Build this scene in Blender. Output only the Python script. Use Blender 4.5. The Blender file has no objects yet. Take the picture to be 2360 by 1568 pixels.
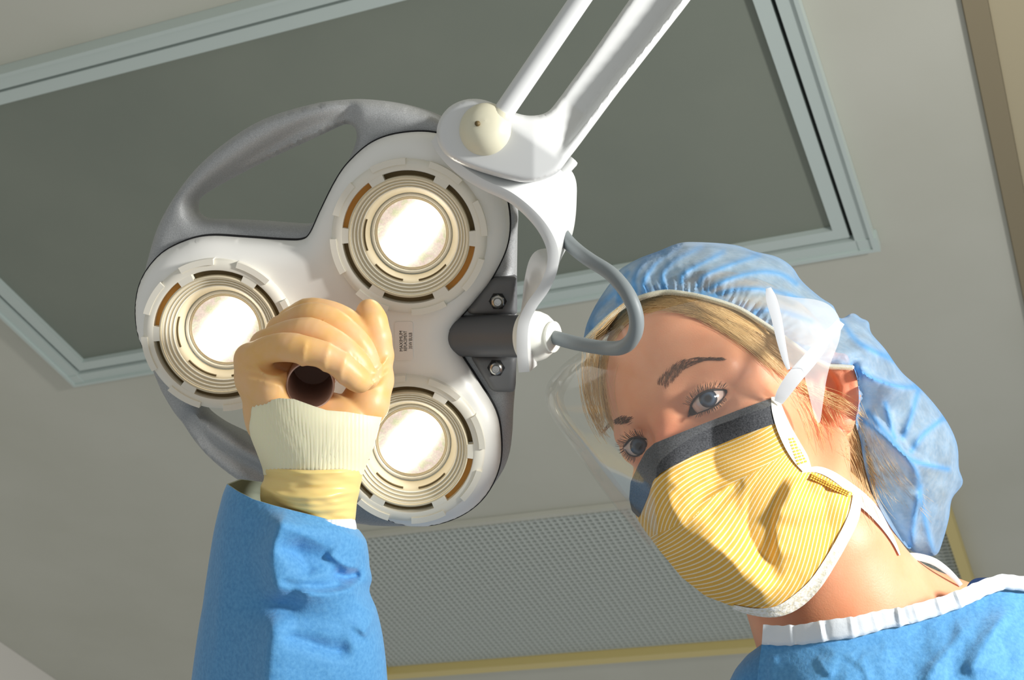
import bpy, math, random
import numpy as np
from mathutils import Vector, Matrix
from mathutils.geometry import delaunay_2d_cdt

random.seed(7); RNG = np.random.default_rng(7)
FOC, CX, CY = 3400.0, 1180.0, 784.0
S = bpy.context.scene
COL = S.collection

# ------------------------------------------------------------------ camera frame
_e, _r = math.radians(36), math.radians(7)
_fw = np.array([0, math.cos(_e), math.sin(_e)]); _rt = np.array([1.0, 0, 0]); _up = np.cross(_rt, _fw)
_rt2 = _rt * math.cos(_r) + _up * math.sin(_r); _up2 = np.cross(_rt2, _fw)
RW = np.stack([_rt2, _up2, -_fw], 1)            # camera axes as world columns
CAM = np.array([0, 0, 1.1])
CEIL = 2.6

def cc(px, py, d):
    """point of the photograph at distance d along the axis -> camera coordinates (metres)"""
    px = np.asarray(px, float); py = np.asarray(py, float); d = np.asarray(d, float)
    return np.stack(np.broadcast_arrays((px - CX) / FOC * d, -(py - CY) / FOC * d, -d), -1)
def c2w(X): return np.asarray(X, float) @ RW.T + CAM
def w2c(X): return (np.asarray(X, float) - CAM) @ RW
def W(px, py, d): return c2w(cc(px, py, d))
def topx(Xc): return np.stack([CX + FOC * Xc[..., 0] / -Xc[..., 2], CY - FOC * Xc[..., 1] / -Xc[..., 2]], -1)

# ------------------------------------------------------------------ materials
def mat(name, col, rough=.5, metal=0, sss=0, sssr=(1, .4, .25), spec=.5, coat=0, sheen=0, build=None):
    m = bpy.data.materials.new(name); m.use_nodes = True
    nt = m.node_tree; b = nt.nodes['Principled BSDF']
    b.inputs['Base Color'].default_value = (*col, 1); b.inputs['Roughness'].default_value = rough
    b.inputs['Metallic'].default_value = metal; b.inputs['Specular IOR Level'].default_value = spec
    b.inputs['Coat Weight'].default_value = coat; b.inputs['Coat Roughness'].default_value = .08
    b.inputs['Sheen Weight'].default_value = sheen
    if sss:
        b.inputs['Subsurface Weight'].default_value = sss; b.inputs['Subsurface Radius'].default_value = sssr
        b.inputs['Subsurface Scale'].default_value = .006
    if build: build(nt, b)
    return m
def N(nt, t, **kw):
    n = nt.nodes.new(t)
    for k, v in kw.items():
        if k.startswith('i_'):
            key = k[2:]; key = int(key) if key.isdigit() else key.replace('_', ' ')
            n.inputs[key].default_value = v
        else: setattr(n, k, v)
    return n
def srgb(r, g, b):
    f = lambda c: (c / 255 / 12.92 if c / 255 <= .04045 else ((c / 255 + .055) / 1.055) ** 2.4)
    return (f(r), f(g), f(b))
def noise_bump(scale, strength, dist=.001, detail=4, stretch=None, coord='Object'):
    def f(nt, b):
        tc = N(nt, 'ShaderNodeTexCoord'); src = tc.outputs[coord]
        if stretch:
            mp = N(nt, 'ShaderNodeMapping'); mp.inputs['Scale'].default_value = stretch
            nt.links.new(src, mp.inputs[0]); src = mp.outputs[0]
        n = N(nt, 'ShaderNodeTexNoise'); n.inputs['Scale'].default_value = scale; n.inputs['Detail'].default_value = detail
        bp = N(nt, 'ShaderNodeBump'); bp.inputs['Strength'].default_value = strength; bp.inputs['Distance'].default_value = dist
        nt.links.new(src, n.inputs['Vector']); nt.links.new(n.outputs[0], bp.inputs['Height'])
        nt.links.new(bp.outputs[0], b.inputs['Normal'])
    return f
def noise_col(c1, c2, scale, lo=.35, hi=.65, detail=5, bump=0, dist=.001, stretch=None):
    def f(nt, b):
        tc = N(nt, 'ShaderNodeTexCoord'); src = tc.outputs['Object']
        if stretch:
            mp = N(nt, 'ShaderNodeMapping'); mp.inputs['Scale'].default_value = stretch
            nt.links.new(src, mp.inputs[0]); src = mp.outputs[0]
        n = N(nt, 'ShaderNodeTexNoise'); n.inputs['Scale'].default_value = scale; n.inputs['Detail'].default_value = detail
        r = N(nt, 'ShaderNodeValToRGB'); r.color_ramp.elements[0].position = lo; r.color_ramp.elements[1].position = hi
        r.color_ramp.elements[0].color = (*c1, 1); r.color_ramp.elements[1].color = (*c2, 1)
        nt.links.new(src, n.inputs['Vector']); nt.links.new(n.outputs[0], r.inputs[0]); nt.links.new(r.outputs[0], b.inputs['Base Color'])
        if bump:
            bp = N(nt, 'ShaderNodeBump'); bp.inputs['Strength'].default_value = bump; bp.inputs['Distance'].default_value = dist
            nt.links.new(n.outputs[0], bp.inputs['Height']); nt.links.new(bp.outputs[0], b.inputs['Normal'])
    return f
def translucent(m, amount, col, alpha=0):
    """thin sheet: part of the light passes through"""
    nt = m.node_tree; b = nt.nodes['Principled BSDF']; out = nt.nodes['Material Output']
    t = N(nt, 'ShaderNodeBsdfTranslucent'); t.inputs[0].default_value = (*col, 1)
    mx = N(nt, 'ShaderNodeMixShader'); mx.inputs[0].default_value = amount
    nt.links.new(b.outputs[0], mx.inputs[1]); nt.links.new(t.outputs[0], mx.inputs[2]); last = mx
    if alpha:
        tr = N(nt, 'ShaderNodeBsdfTransparent'); tr.inputs[0].default_value = (1, 1, 1, 1)
        m2 = N(nt, 'ShaderNodeMixShader')
        if callable(alpha): alpha(nt, m2)
        else: m2.inputs[0].default_value = alpha
        nt.links.new(mx.outputs[0], m2.inputs[1]); nt.links.new(tr.outputs[0], m2.inputs[2]); last = m2
    nt.links.new(last.outputs[0], out.inputs[0])
    return m

# ------------------------------------------------------------------ objects
def empty(name, loc, label, cat, group=None):
    o = bpy.data.objects.new(name, None); COL.objects.link(o); o.location = loc; o.empty_display_size = .05
    o['label'] = label; o['category'] = cat
    if group: o['group'] = group
    return o
def root_loc(p):
    v = np.zeros(3)
    while p is not None: v += np.array(p.location); p = p.parent
    return v
def mk(name, V, F, m, parent=None, smooth=True, angle=None, uv=None, fm=None, label=None, kind=None):
    """world-space vertices + faces -> one mesh object (m: material or list; fm: material index per face)"""
    V = np.asarray(V, float); base = root_loc(parent)
    if parent is None:
        base = np.array([(V[:, 0].min() + V[:, 0].max()) / 2, (V[:, 1].min() + V[:, 1].max()) / 2, V[:, 2].min()])
    me = bpy.data.meshes.new(name)
    if isinstance(F, np.ndarray):
        nf, k = F.shape
        me.vertices.add(len(V)); me.vertices.foreach_set('co', (V - base).astype(np.float32).ravel())
        me.loops.add(nf * k); me.loops.foreach_set('vertex_index', F.astype(np.int32).ravel())
        me.polygons.add(nf); me.polygons.foreach_set('loop_start', (np.arange(nf) * k).astype(np.int32))
        me.update(calc_edges=True)
    else: me.from_pydata((V - base).tolist(), [], F)
    for x in (m if isinstance(m, (list, tuple)) else [m]): me.materials.append(x)
    if fm is not None: me.polygons.foreach_set('material_index', np.asarray(fm, np.int32))
    if uv is not None:
        li = np.empty(len(me.loops), np.int32); me.loops.foreach_get('vertex_index', li)
        l = me.uv_layers.new(name='UVMap'); u = uv(me, li) if callable(uv) else np.asarray(uv)[li]
        l.data.foreach_set('uv', u.astype(np.float32).ravel())
    if smooth:
        me.polygons.foreach_set('use_smooth', np.ones(len(me.polygons), bool))
        if angle: me.set_sharp_from_angle(angle=math.radians(angle))
    me.validate(); me.update()
    o = bpy.data.objects.new(name, me); COL.objects.link(o); o.parent = parent
    if parent is None: o.location = base
    if label: o['label'] = label
    if kind: o['kind'] = kind
    return o
class MB:
    """collects primitive pieces into one mesh"""
    def __init__(s): s.V = []; s.F = []; s.fm = []; s.n = 0
    def add(s, V, F, mi=0):
        V = np.asarray(V, float).reshape(-1, 3); s.V.append(V); s.F += [[int(i) + s.n for i in f] for f in F]; s.fm += [mi] * len(F); s.n += len(V)
    def box(s, o, ax, ay, az, mi=0):
        o, ax, ay, az = map(np.asarray, (o, ax, ay, az))
        V = [o + i * ax + j * ay + k * az for i in (0, 1) for j in (0, 1) for k in (0, 1)]
        s.add(V, [(0, 1, 3, 2), (4, 6, 7, 5), (0, 4, 5, 1), (2, 3, 7, 6), (0, 2, 6, 4), (1, 5, 7, 3)], mi)
    def build(s, name, m, parent=None, **kw): return mk(name, np.concatenate(s.V), s.F, m, parent, fm=s.fm, **kw)

def spline(P, n=8, closed=False):
    P = np.asarray(P, float); k = len(P); out = []
    rng = range(k) if closed else range(k - 1)
    for i in rng:
        if closed: a, b, c, d = P[(i - 1) % k], P[i], P[(i + 1) % k], P[(i + 2) % k]
        else: a, b, c, d = P[max(i - 1, 0)], P[i], P[i + 1], P[min(i + 2, k - 1)]
        t = np.linspace(0, 1, n, endpoint=False)[:, None]
        out.append(.5 * ((2 * b) + (c - a) * t + (2 * a - 5 * b + 4 * c - d) * t ** 2 + (3 * b - a - 3 * c + d) * t ** 3))
    if not closed: out.append(P[-1:])
    return np.concatenate(out)
def resample(P, h, closed=False):
    P = np.asarray(P, float)
    if closed: P = np.concatenate([P, P[:1]])
    s = np.concatenate([[0], np.cumsum(np.linalg.norm(np.diff(P, axis=0), axis=1))])
    n = max(3, int(round(s[-1] / h)))
    t = np.linspace(0, s[-1], n + 1)
    Q = np.stack([np.interp(t, s, P[:, i]) for i in range(P.shape[1])], 1)
    return Q[:-1] if closed else Q
def seg_dist(P, L, closed=False):
    """distance of points P (n,2) to polyline L"""
    L = np.asarray(L, float); B = np.roll(L, -1, 0) if closed else L[1:]; A = L if closed else L[:-1]
    d = np.full(len(P), 1e9)
    for a, b in zip(A, B):
        ab = b - a; t = np.clip(((P - a) @ ab) / max(ab @ ab, 1e-12), 0, 1)
        d = np.minimum(d, np.hypot(*(P - a - t[:, None] * ab).T))
    return d
def inside(P, L):
    L = np.asarray(L, float); x, y = P[:, 0], P[:, 1]; c = np.zeros(len(P), bool)
    A, B = L, np.roll(L, -1, 0)
    for (x1, y1), (x2, y2) in zip(A, B):
        if y1 == y2: continue
        m = ((y1 > y) != (y2 > y)) & (x < (x2 - x1) * (y - y1) / (y2 - y1) + x1); c ^= m
    return c
def fill(outline, holes=(), h=8, extra=None):
    """triangulate a polygon with holes, spacing h; returns points, triangles, distance-to-edge, boundary edges"""
    loops = [resample(outline, h, True)] + [resample(q, h, True) for q in holes]
    allp = np.concatenate(loops); mn, mx = allp.min(0), allp.max(0)
    gx, gy = np.meshgrid(np.arange(mn[0], mx[0] + h, h), np.arange(mn[1], mx[1] + h, h * .866))
    gx = gx + (np.arange(gx.shape[0]) % 2)[:, None] * h * .5
    G = np.stack([gx.ravel(), gy.ravel()], 1)
    def ins(Q):
        k = inside(Q, loops[0])
        for q in loops[1:]: k &= ~inside(Q, q)
        return k
    def dist(Q):
        d = seg_dist(Q, loops[0], True)
        for q in loops[1:]: d = np.minimum(d, seg_dist(Q, q, True))
        return d
    G = G[ins(G)]; G = G[dist(G) > .55 * h]
    if extra is not None:
        E_ = np.asarray(extra); dd = np.min(np.linalg.norm(G[:, None] - E_[None], axis=2), 1) if len(E_) < 400 else np.full(len(G), 9e9)
        G = np.concatenate([G[dd > .5 * h], E_])
    edges = []; o = 0
    for q in loops:
        k = len(q); edges += [(o + i, o + (i + 1) % k) for i in range(k)]; o += k
    P = np.concatenate([allp, G])
    sc = 1 / h
    v, e, f, *_ = delaunay_2d_cdt([Vector(p) for p in (P * sc).tolist()], edges, [], 0, 1e-6)
    P = np.array([p[:] for p in v]) / sc; T = np.array([list(t) for t in f if len(t) == 3])
    T = T[ins(P[T].mean(1))]
    a = P[T[:, 1]] - P[T[:, 0]]; b = P[T[:, 2]] - P[T[:, 0]]
    fl = (a[:, 0] * b[:, 1] - a[:, 1] * b[:, 0]) < 0; T[fl] = T[fl][:, ::-1]
    E_ = np.concatenate([T[:, [0, 1]], T[:, [1, 2]], T[:, [2, 0]]])
    key = set(map(tuple, E_.tolist())); B = [(i, j) for i, j in key if (j, i) not in key]
    d = dist(P); 
    for i, j in B: d[i] = d[j] = 0
    return P, T, d, B
def solid(name, P, T, B, front, back, m, parent, **kw):
    """closed sheet: front(P)->world points, back(P)->world points"""
    n = len(P); V = np.concatenate([front, back])
    F = T.tolist() + (T[:, ::-1] + n).tolist() + [(j, i, i + n, j + n) for i, j in B]
    kw.setdefault('angle', 50)
    return mk(name, V, F, m, parent, **kw)

def frames(P):
    T = np.gradient(P, axis=0); T /= np.linalg.norm(T, axis=1)[:, None] + 1e-12
    a = np.array([0, 0, 1.0]) if abs(T[0][2]) < .9 else np.array([1.0, 0, 0])
    u = np.cross(T[0], a); u /= np.linalg.norm(u); U = []
    for t in T:
        u = u - t * (u @ t); u /= np.linalg.norm(u) + 1e-12; U.append(u)
    U = np.array(U); return T, U, np.cross(T, U)
def tube_geo(P, r, n=16, caps=True):
    P = np.asarray(P, float); r = np.broadcast_to(np.asarray(r, float), (len(P),)); T, U, B_ = frames(P)
    a = np.linspace(0, 2 * np.pi, n, endpoint=False)
    V = (P[:, None] + r[:, None, None] * (np.cos(a)[None, :, None] * U[:, None] + np.sin(a)[None, :, None] * B_[:, None])).reshape(-1, 3)
    k = len(P); F = [(i * n + j, i * n + (j + 1) % n, (i + 1) * n + (j + 1) % n, (i + 1) * n + j) for i in range(k - 1) for j in range(n)]
    if caps: F += [tuple(range(n))[::-1], tuple((k - 1) * n + j for j in range(n))]
    return V, F
def tube(name, P, r, m, parent, n=16, **kw):
    V, F = tube_geo(P, r, n); kw.setdefault('angle', 50); return mk(name, V, F, m, parent, **kw)
def loft(name, rings, m, parent, caps=True, **kw):
    k, n = len(rings), len(rings[0]); V = np.concatenate(rings)
    F = [(i * n + j, i * n + (j + 1) % n, (i + 1) * n + (j + 1) % n, (i + 1) * n + j) for i in range(k - 1) for j in range(n)]
    if caps: F += [tuple(range(n))[::-1], tuple((k - 1) * n + j for j in range(n))]
    return mk(name, V, F, m, parent, **kw)
def lathe_geo(prof, axis_o, ax, ay, az, n=64, a0=0, a1=2 * np.pi, rfun=None):
    """profile [(r,z)] around az through axis_o (world)"""
    prof = np.asarray(prof, float); full = abs(a1 - a0 - 2 * np.pi) < 1e-6
    a = np.linspace(a0, a1, n, endpoint=not full); k = len(prof)
    V = (axis_o + prof[:, 0][:, None, None] * (np.cos(a)[None, :, None] * ax + np.sin(a)[None, :, None] * ay) + prof[:, 1][:, None, None] * az).reshape(-1, 3)
    F = [(i * n + j, i * n + (j + 1) % n, (i + 1) * n + (j + 1) % n, (i + 1) * n + j) for i in range(k - 1) for j in (range(n) if full else range(n - 1))]
    return V, F
def ribbon(name, pts, m, parent, thick=.0006, width_dir=None, sub=8, **kw):
    """strip of cloth: pts (px,py,d,width_px[,twist_d]) ; flat section facing the lens, twist_d tilts an edge in depth"""
    pts = np.array([list(p) + [0] * (5 - len(p)) for p in pts], float); Q = spline(pts, sub)
    t = np.gradient(Q[:, :2], axis=0); t /= np.linalg.norm(t, axis=1)[:, None] + 1e-9; nrm = np.stack([-t[:, 1], t[:, 0]], 1)
    rings = []
    for q, nn in zip(Q, nrm):
        a = q[:2] + nn * q[3] / 2; b = q[:2] - nn * q[3] / 2
        rings.append(np.array([W(*a, q[2] - q[4]), W(*((a + b) / 2), q[2] - thick * .4), W(*b, q[2] + q[4]), W(*b, q[2] + q[4] + thick), W(*((a + b) / 2), q[2] + thick * .6), W(*a, q[2] - q[4] + thick)]))
    kw.setdefault('angle', 60); return loft(name, rings, m, parent, **kw)
def tps(ctrl):
    """thin-plate spline through (x,y,value...) control points"""
    C = np.array(ctrl, float); X = C[:, :2] / 300; n = len(X)
    def U(r2): return np.where(r2 > 0, r2 * np.log(np.maximum(r2, 1e-20)), 0)
    K = U(((X[:, None] - X[None]) ** 2).sum(2)) + np.eye(n) * 1e-4; Pm = np.concatenate([np.ones((n, 1)), X], 1)
    A = np.block([[K, Pm], [Pm.T, np.zeros((3, 3))]]); w = np.linalg.solve(A, np.concatenate([C[:, 2:], np.zeros((3, C.shape[1] - 2))]))
    def f(P):
        P = np.asarray(P, float)[:, :2] / 300
        return (U(((P[:, None] - X[None]) ** 2).sum(2)) @ w[:n] + np.concatenate([np.ones((len(P), 1)), P], 1) @ w[n:])[:, 0] if C.shape[1] == 3 else U(((P[:, None] - X[None]) ** 2).sum(2)) @ w[:n] + np.concatenate([np.ones((len(P), 1)), P], 1) @ w[n:]
    return f
def ridges(P, R):
    """sum of soft folds: (polyline px, height m, width px[, steepness]) towards the lens"""
    o = np.zeros(len(P))
    for q in R:
        L = spline(q[0], 6) if len(q[0]) > 2 else np.array(q[0], float)
        d = seg_dist(P, L)
        ends = 1.0
        o += q[1] * np.exp(-(d / q[2]) ** 2)
    return o
def onesided(P, R):
    """sharp-crested folds: rises over w1 on one side of the line, w2 on the other"""
    o = np.zeros(len(P))
    for L, amp, w1, w2 in R:
        L = spline(L, 6) if len(L) > 2 else np.array(L, float); best = np.full(len(P), 1e9); sg = np.zeros(len(P)); al = np.zeros(len(P))
        sl_ = np.linalg.norm(np.diff(L, axis=0), axis=1); tot = sl_.sum(); cum = np.concatenate([[0], np.cumsum(sl_)])
        for i_, (a, b) in enumerate(zip(L[:-1], L[1:])):
            ab = b - a; t = np.clip(((P - a) @ ab) / max(ab @ ab, 1e-12), 0, 1); v = P - a - t[:, None] * ab
            d = np.hypot(*v.T); s = np.sign(ab[0] * v[:, 1] - ab[1] * v[:, 0]); k = d < best; best[k] = d[k]; sg[k] = s[k]; al[k] = (cum[i_] + t[k] * sl_[i_]) / tot
        w = np.where(sg > 0, w1, w2); e_ = np.clip(np.minimum(al, 1 - al) / .22, 0, 1); o += amp * e_ * e_ * (3 - 2 * e_) * np.exp(-(best / w) ** 1.4)
    return o
def vnoise(P, seed=0):
    """smooth value noise, P (n,k)"""
    P = np.asarray(P, float); k = P.shape[1]; i = np.floor(P).astype(np.int64); f = P - i; f = f * f * (3 - 2 * f); o = np.zeros(len(P))
    pr = np.array([73856093, 19349663, 83492791])[:k]
    for c in range(2 ** k):
        b = np.array([(c >> j) & 1 for j in range(k)]); h = ((i + b) * pr).sum(1) + seed * 7919
        h = (h ^ (h >> 13)) * 1274126177 & 0x7fffffff; h = (h ^ (h >> 16)) & 0xffff
        o += h / 65535. * np.prod(np.where(b, f, 1 - f), axis=1)
    return o * 2 - 1
KEY_POS = (1.10, .28, -.48); KEY_W = 23.0; AMB = .40; EXPO = 0.0
# ================================================================== the room
th = math.radians(-26.3); A_ = np.array([math.cos(th), math.sin(th), 0]); B_ = np.array([-A_[1], A_[0], 0]); Z_ = np.array([0, 0, 1.0])
def R3(a, b, z): return a * A_ + b * B_ + np.array([0, 0, z])
M_ceil = mat('ceiling paint', srgb(196, 193, 178), .85, build=noise_col(srgb(191, 191, 178), srgb(197, 197, 185), 3, bump=.15, dist=.002))
M_trim = mat('tan trim', srgb(178, 167, 138), .7)
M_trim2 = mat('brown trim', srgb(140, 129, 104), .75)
M_alu = mat('pale painted metal', srgb(196, 208, 203), .42, .15)
M_gap = mat('dark seam', srgb(40, 44, 42), .8)
M_panel = mat('dark grey panel', srgb(128, 130, 121), .6, build=noise_col(srgb(121, 128, 117), srgb(130, 136, 124), 2.2, bump=.05, dist=.0006))
M_cream = mat('cream frame paint', srgb(212, 194, 128), .5)
M_louv = mat('grey louvre', srgb(196, 202, 196), .6, .0)
M_louvb = mat('louvre backing', srgb(168, 172, 166), .7)
M_wall = mat('pale wall paint', srgb(226, 222, 214), .8)
def rbox(mb, a0, a1, b0, b1, z0, z1, mi=0): mb.box(R3(a0, b0, z0), A_ * (a1 - a0), B_ * (b1 - b0), Z_ * (z1 - z0), mi)

q = MB(); rbox(q, -2.9, 1.6, -.6, 4.6, CEIL, CEIL + .04); o = q.build('ceiling', M_ceil, smooth=False); o['label'] = 'plain pale grey painted ceiling'; o['category'] = 'ceiling'; o['kind'] = 'structure'
# bulkhead on the right (brown side face, tan underside) and the wall on the left
q = MB(); rbox(q, -.0495, 1.6, -.6, 4.6, CEIL - .004, CEIL - .0005); 
o = q.build('trim_1', M_trim, smooth=False); o['label'] = 'wide tan ceiling border along the right edge'; o['category'] = 'trim'; o['kind'] = 'structure'
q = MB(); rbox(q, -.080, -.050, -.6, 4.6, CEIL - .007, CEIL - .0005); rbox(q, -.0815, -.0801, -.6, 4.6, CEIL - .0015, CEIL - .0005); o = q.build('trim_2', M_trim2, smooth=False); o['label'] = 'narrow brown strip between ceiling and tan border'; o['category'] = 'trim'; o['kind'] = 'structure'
q = MB(); rbox(q, -2.79, -2.73, -.6, 4.6, 0, CEIL - .0005); o = q.build('wall_left', M_wall, smooth=False); o['label'] = 'pale wall in the lower left corner'; o['category'] = 'wall'; o['kind'] = 'structure'

# ceiling hatch: outer frame, inner frame, dark panel
def frame(mb, a0, a1, b0, b1, w, z0, z1, mi=0, lip=.0):
    rbox(mb, a0, a1, b0, b0 + w, z0, z1, mi); rbox(mb, a0, a1, b1 - w, b1, z0, z1, mi)
    rbox(mb, a0, a0 + w, b0 + w, b1 - w, z0, z1, mi); rbox(mb, a1 - w, a1, b0 + w, b1 - w, z0, z1, mi)
hatch = empty('ceiling_hatch', R3(-1.02, 1.4, CEIL), 'large dark grey ceiling access panel in a pale double metal frame above the lamp', 'ceiling panel')
q = MB(); frame(q, -1.768, -.271, 1.040, 1.755, .0285, CEIL - .017, CEIL - .0005)
frame(q, -1.768, -.271, 1.040, 1.755, .006, CEIL - .0215, CEIL - .017)
for s in (0, 1):                                                   # corner pieces
    for t in (0, 1):
        a = (-1.772, -.297)[s]; b = (1.036, 1.727)[t]; rbox(q, a, a + .03, b, b + .032, CEIL - .0185, CEIL - .0005)
q.build('outer_frame', M_alu, hatch, smooth=False)
q = MB(); frame(q, -1.741, -.298, 1.067, 1.728, .008, CEIL - .004, CEIL - .001); q.build('seam', M_gap, hatch, smooth=False)
q = MB(); frame(q, -1.733, -.306, 1.076, 1.721, .0215, CEIL - .013, CEIL - .0008); q.build('inner_frame', M_alu, hatch, smooth=False)
q = MB(); rbox(q, -1.7125, -.326, 1.0965, 1.7005, CEIL - .004, CEIL - .0008); q.build('panel', M_panel, hatch, smooth=False)

# louvred ceiling light (switched off)
la0, la1, lb0, lb1 = -1.772, -.287, 2.414, 3.082
lv = empty('louvred_ceiling_light', R3(-1.03, 2.75, CEIL), 'grey louvred ceiling light, switched off, cream frame, behind the raised arm', 'ceiling light')
q = MB(); rbox(q, la0, la1, lb1 - .03, lb1, CEIL - .03, CEIL - .0005); rbox(q, la0, la0 + .03, lb0, lb1 - .03, CEIL - .03, CEIL - .0005)
rbox(q, la1 - .02, la1, lb0, lb1 - .03, CEIL - .03, CEIL - .0005); 
q.build('frame', M_cream, lv, smooth=False)
q = MB(); rbox(q, la0 + .03, la1 - .02, lb0, lb0 + .012, CEIL - .012, CEIL - .0005); q.build('frame', M_ceil, lv, smooth=False, label='pale metal edge of the frame')
q = MB(); rbox(q, la0 + .03, la1 - .02, lb0 + .016, lb1 - .03, CEIL - .004, CEIL - .0008); q.build('backing_plate', M_louvb, lv, smooth=False)
q = MB(); a = la0 + .034
while a < la1 - .024:
    b0, b1 = lb0 + .0165, lb1 - .0305
    q.add([R3(a - .0035, b0, CEIL - .0045), R3(a, b0, CEIL - .010), R3(a + .0035, b0, CEIL - .0045), R3(a - .0035, b1, CEIL - .0045), R3(a, b1, CEIL - .010), R3(a + .0035, b1, CEIL - .0045)],
          [(0, 1, 4, 3), (1, 2, 5, 4), (0, 3, 5, 2), (0, 2, 1), (3, 4, 5)]); a += .0145
b = lb0 + .024
while b < lb1 - .034: rbox(q, la0 + .0305, la1 - .0205, b - .0018, b + .0018, CEIL - .010, CEIL - .0045); b += .0145
q.build('louvre', M_louv, lv, smooth=False)
# ================================================================== examination lamp
M_white = mat('white plastic', srgb(248, 247, 241), .36, spec=.5)
M_arm = mat('white enamel', srgb(224, 226, 225), .3, coat=.25)
M_cast = mat('grey cast metal', srgb(136, 138, 138), .48, .35, build=noise_bump(900, .5, .0004, 6))
def _cast(nt, b):
    noise_col(srgb(158, 160, 160), srgb(186, 188, 188), 1500, .3, .7, 4, .45, .0004)(nt, b)
M_cast = mat('grey cast metal', srgb(136, 138, 138), .5, .25, build=_cast)
M_plate = mat('dark grey plastic', srgb(104, 106, 108), .55)
M_shaft = mat('dark grey shaft', srgb(92, 94, 97), .45)
M_seam = mat('black seam', srgb(22, 22, 24), .7)
M_bezel = mat('warm white bezel', srgb(240, 236, 222), .42)
M_vent = mat('dark vent', srgb(112, 94, 56), .6)
M_baffle = mat('cream baffle', srgb(222, 210, 180), .45)
M_amber = mat('amber vent', srgb(214, 150, 60), .5)
M_steel = mat('steel', (.6, .6, .58), .28, 1)
M_ivory = mat('ivory plastic', srgb(226, 222, 196), .4)
M_cap = mat('white rubber cap', srgb(238, 238, 228), .45)
M_cable = mat('grey cable', srgb(128, 136, 138), .5)
M_sticker = mat('paper sticker', srgb(248, 242, 234), .45)
M_ink = mat('black print', srgb(30, 28, 26), .7)

LO = cc(760, 730, 1.0); LZ = np.array([-.03, -.2, .98]); LZ /= np.linalg.norm(LZ)
LX = np.array([1.0, 0, 0]) - LZ * LZ[0]; LX /= np.linalg.norm(LX); LY = np.cross(LZ, LX)
def Lp(P, z=0.0):
    """photo pixels -> lamp-plane coordinates (metres) at height z above the shell face"""
    P = np.atleast_2d(np.asarray(P, float)); D = cc(P[:, 0], P[:, 1], 1.0); o = LO + LZ * z
    t = (o @ LZ) / (D @ LZ); X = D * t[:, None] - LO
    return np.stack([X @ LX, X @ LY], 1)
def Lw(P, z):
    P = np.atleast_2d(P); z = np.broadcast_to(z, (len(P),)); return c2w(LO + P[:, :1] * LX + P[:, 1:2] * LY + z[:, None] * LZ)
PX = 1.0 / FOC
lamp = empty('examination_lamp', W(790, 740, 1.0), 'white three-bulb examination lamp on a white arm, lit, gripped by the gloved hand', 'lamp')
WLX, WLY, WLZ = RW @ LX, RW @ LY, RW @ LZ

# ---- white three-lobed cover
SH = [(1000, 308), (1075, 338), (1140, 400), (1170, 475), (1170, 560), (1135, 640), (1090, 700), (1050, 748), (1042, 780), (1056, 815), (1098, 880), (1140, 950),
      (1153, 1010), (1150, 1080), (1120, 1145), (1070, 1190), (1000, 1216), (930, 1216), (865, 1190), (815, 1140), (785, 1075), (765, 1000), (735, 955), (690, 935),
      (620, 940), (550, 940), (480, 932), (405, 898), (347, 843), (313, 775), (308, 700), (325, 640), (367, 588), (425, 558), (480, 547), (560, 551), (650, 557), (692, 556), (712, 540),
      (735, 490), (770, 420), (802, 375), (855, 330), (920, 309)]
sh = Lp(spline(SH, 6, True), -.009)
mods = [(942, 547), (504, 773), (942, 1037)]
mh = [Lp([(a_, b_)])[0] + .0447 * np.stack([np.cos(np.linspace(0, 2 * np.pi, 90, endpoint=False)), np.sin(np.linspace(0, 2 * np.pi, 90, endpoint=False))], 1) for a_, b_ in mods]
P, T, d, B = fill(sh, mh, h=.0022)
d = seg_dist(P, resample(sh, .002, True), True)
rr = .017; t = np.clip(d / rr, 0, 1); dep = .015
zc = -dep * (1 - np.sqrt(np.clip(1 - (1 - t) ** 2, 0, 1)))
cen = Lp(np.array([[790, 770.]]))[0]
zc -= .006 * np.exp(-((np.hypot(*(P - cen).T)) / .038) ** 2)       # dished centre
solid('cover', P, T, B, Lw(P, zc), Lw(P, -.024), M_white, lamp, angle=60)
# thin dark seam round the cover
sl = resample(sh, .002, True); nn = np.roll(sl, -1, 0) - np.roll(sl, 1, 0); nn = np.stack([nn[:, 1], -nn[:, 0]], 1); nn /= np.linalg.norm(nn, axis=1)[:, None]
area = np.sum(sl[:, 0] * np.roll(sl[:, 1], -1) - np.roll(sl[:, 0], -1) * sl[:, 1]); nn *= np.sign(area)
k = len(sl); V = np.concatenate([Lw(sl - nn * .001, -.016), Lw(sl + nn * .0009, -.016), Lw(sl + nn * .0009, -.022), Lw(sl - nn * .001, -.022)])
mk('seam', V, [(a * k + i, a * k + (i + 1) % k, ((a + 1) % 4) * k + (i + 1) % k, ((a + 1) % 4) * k + i) for a in range(4) for i in range(k)], M_seam, lamp)

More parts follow.
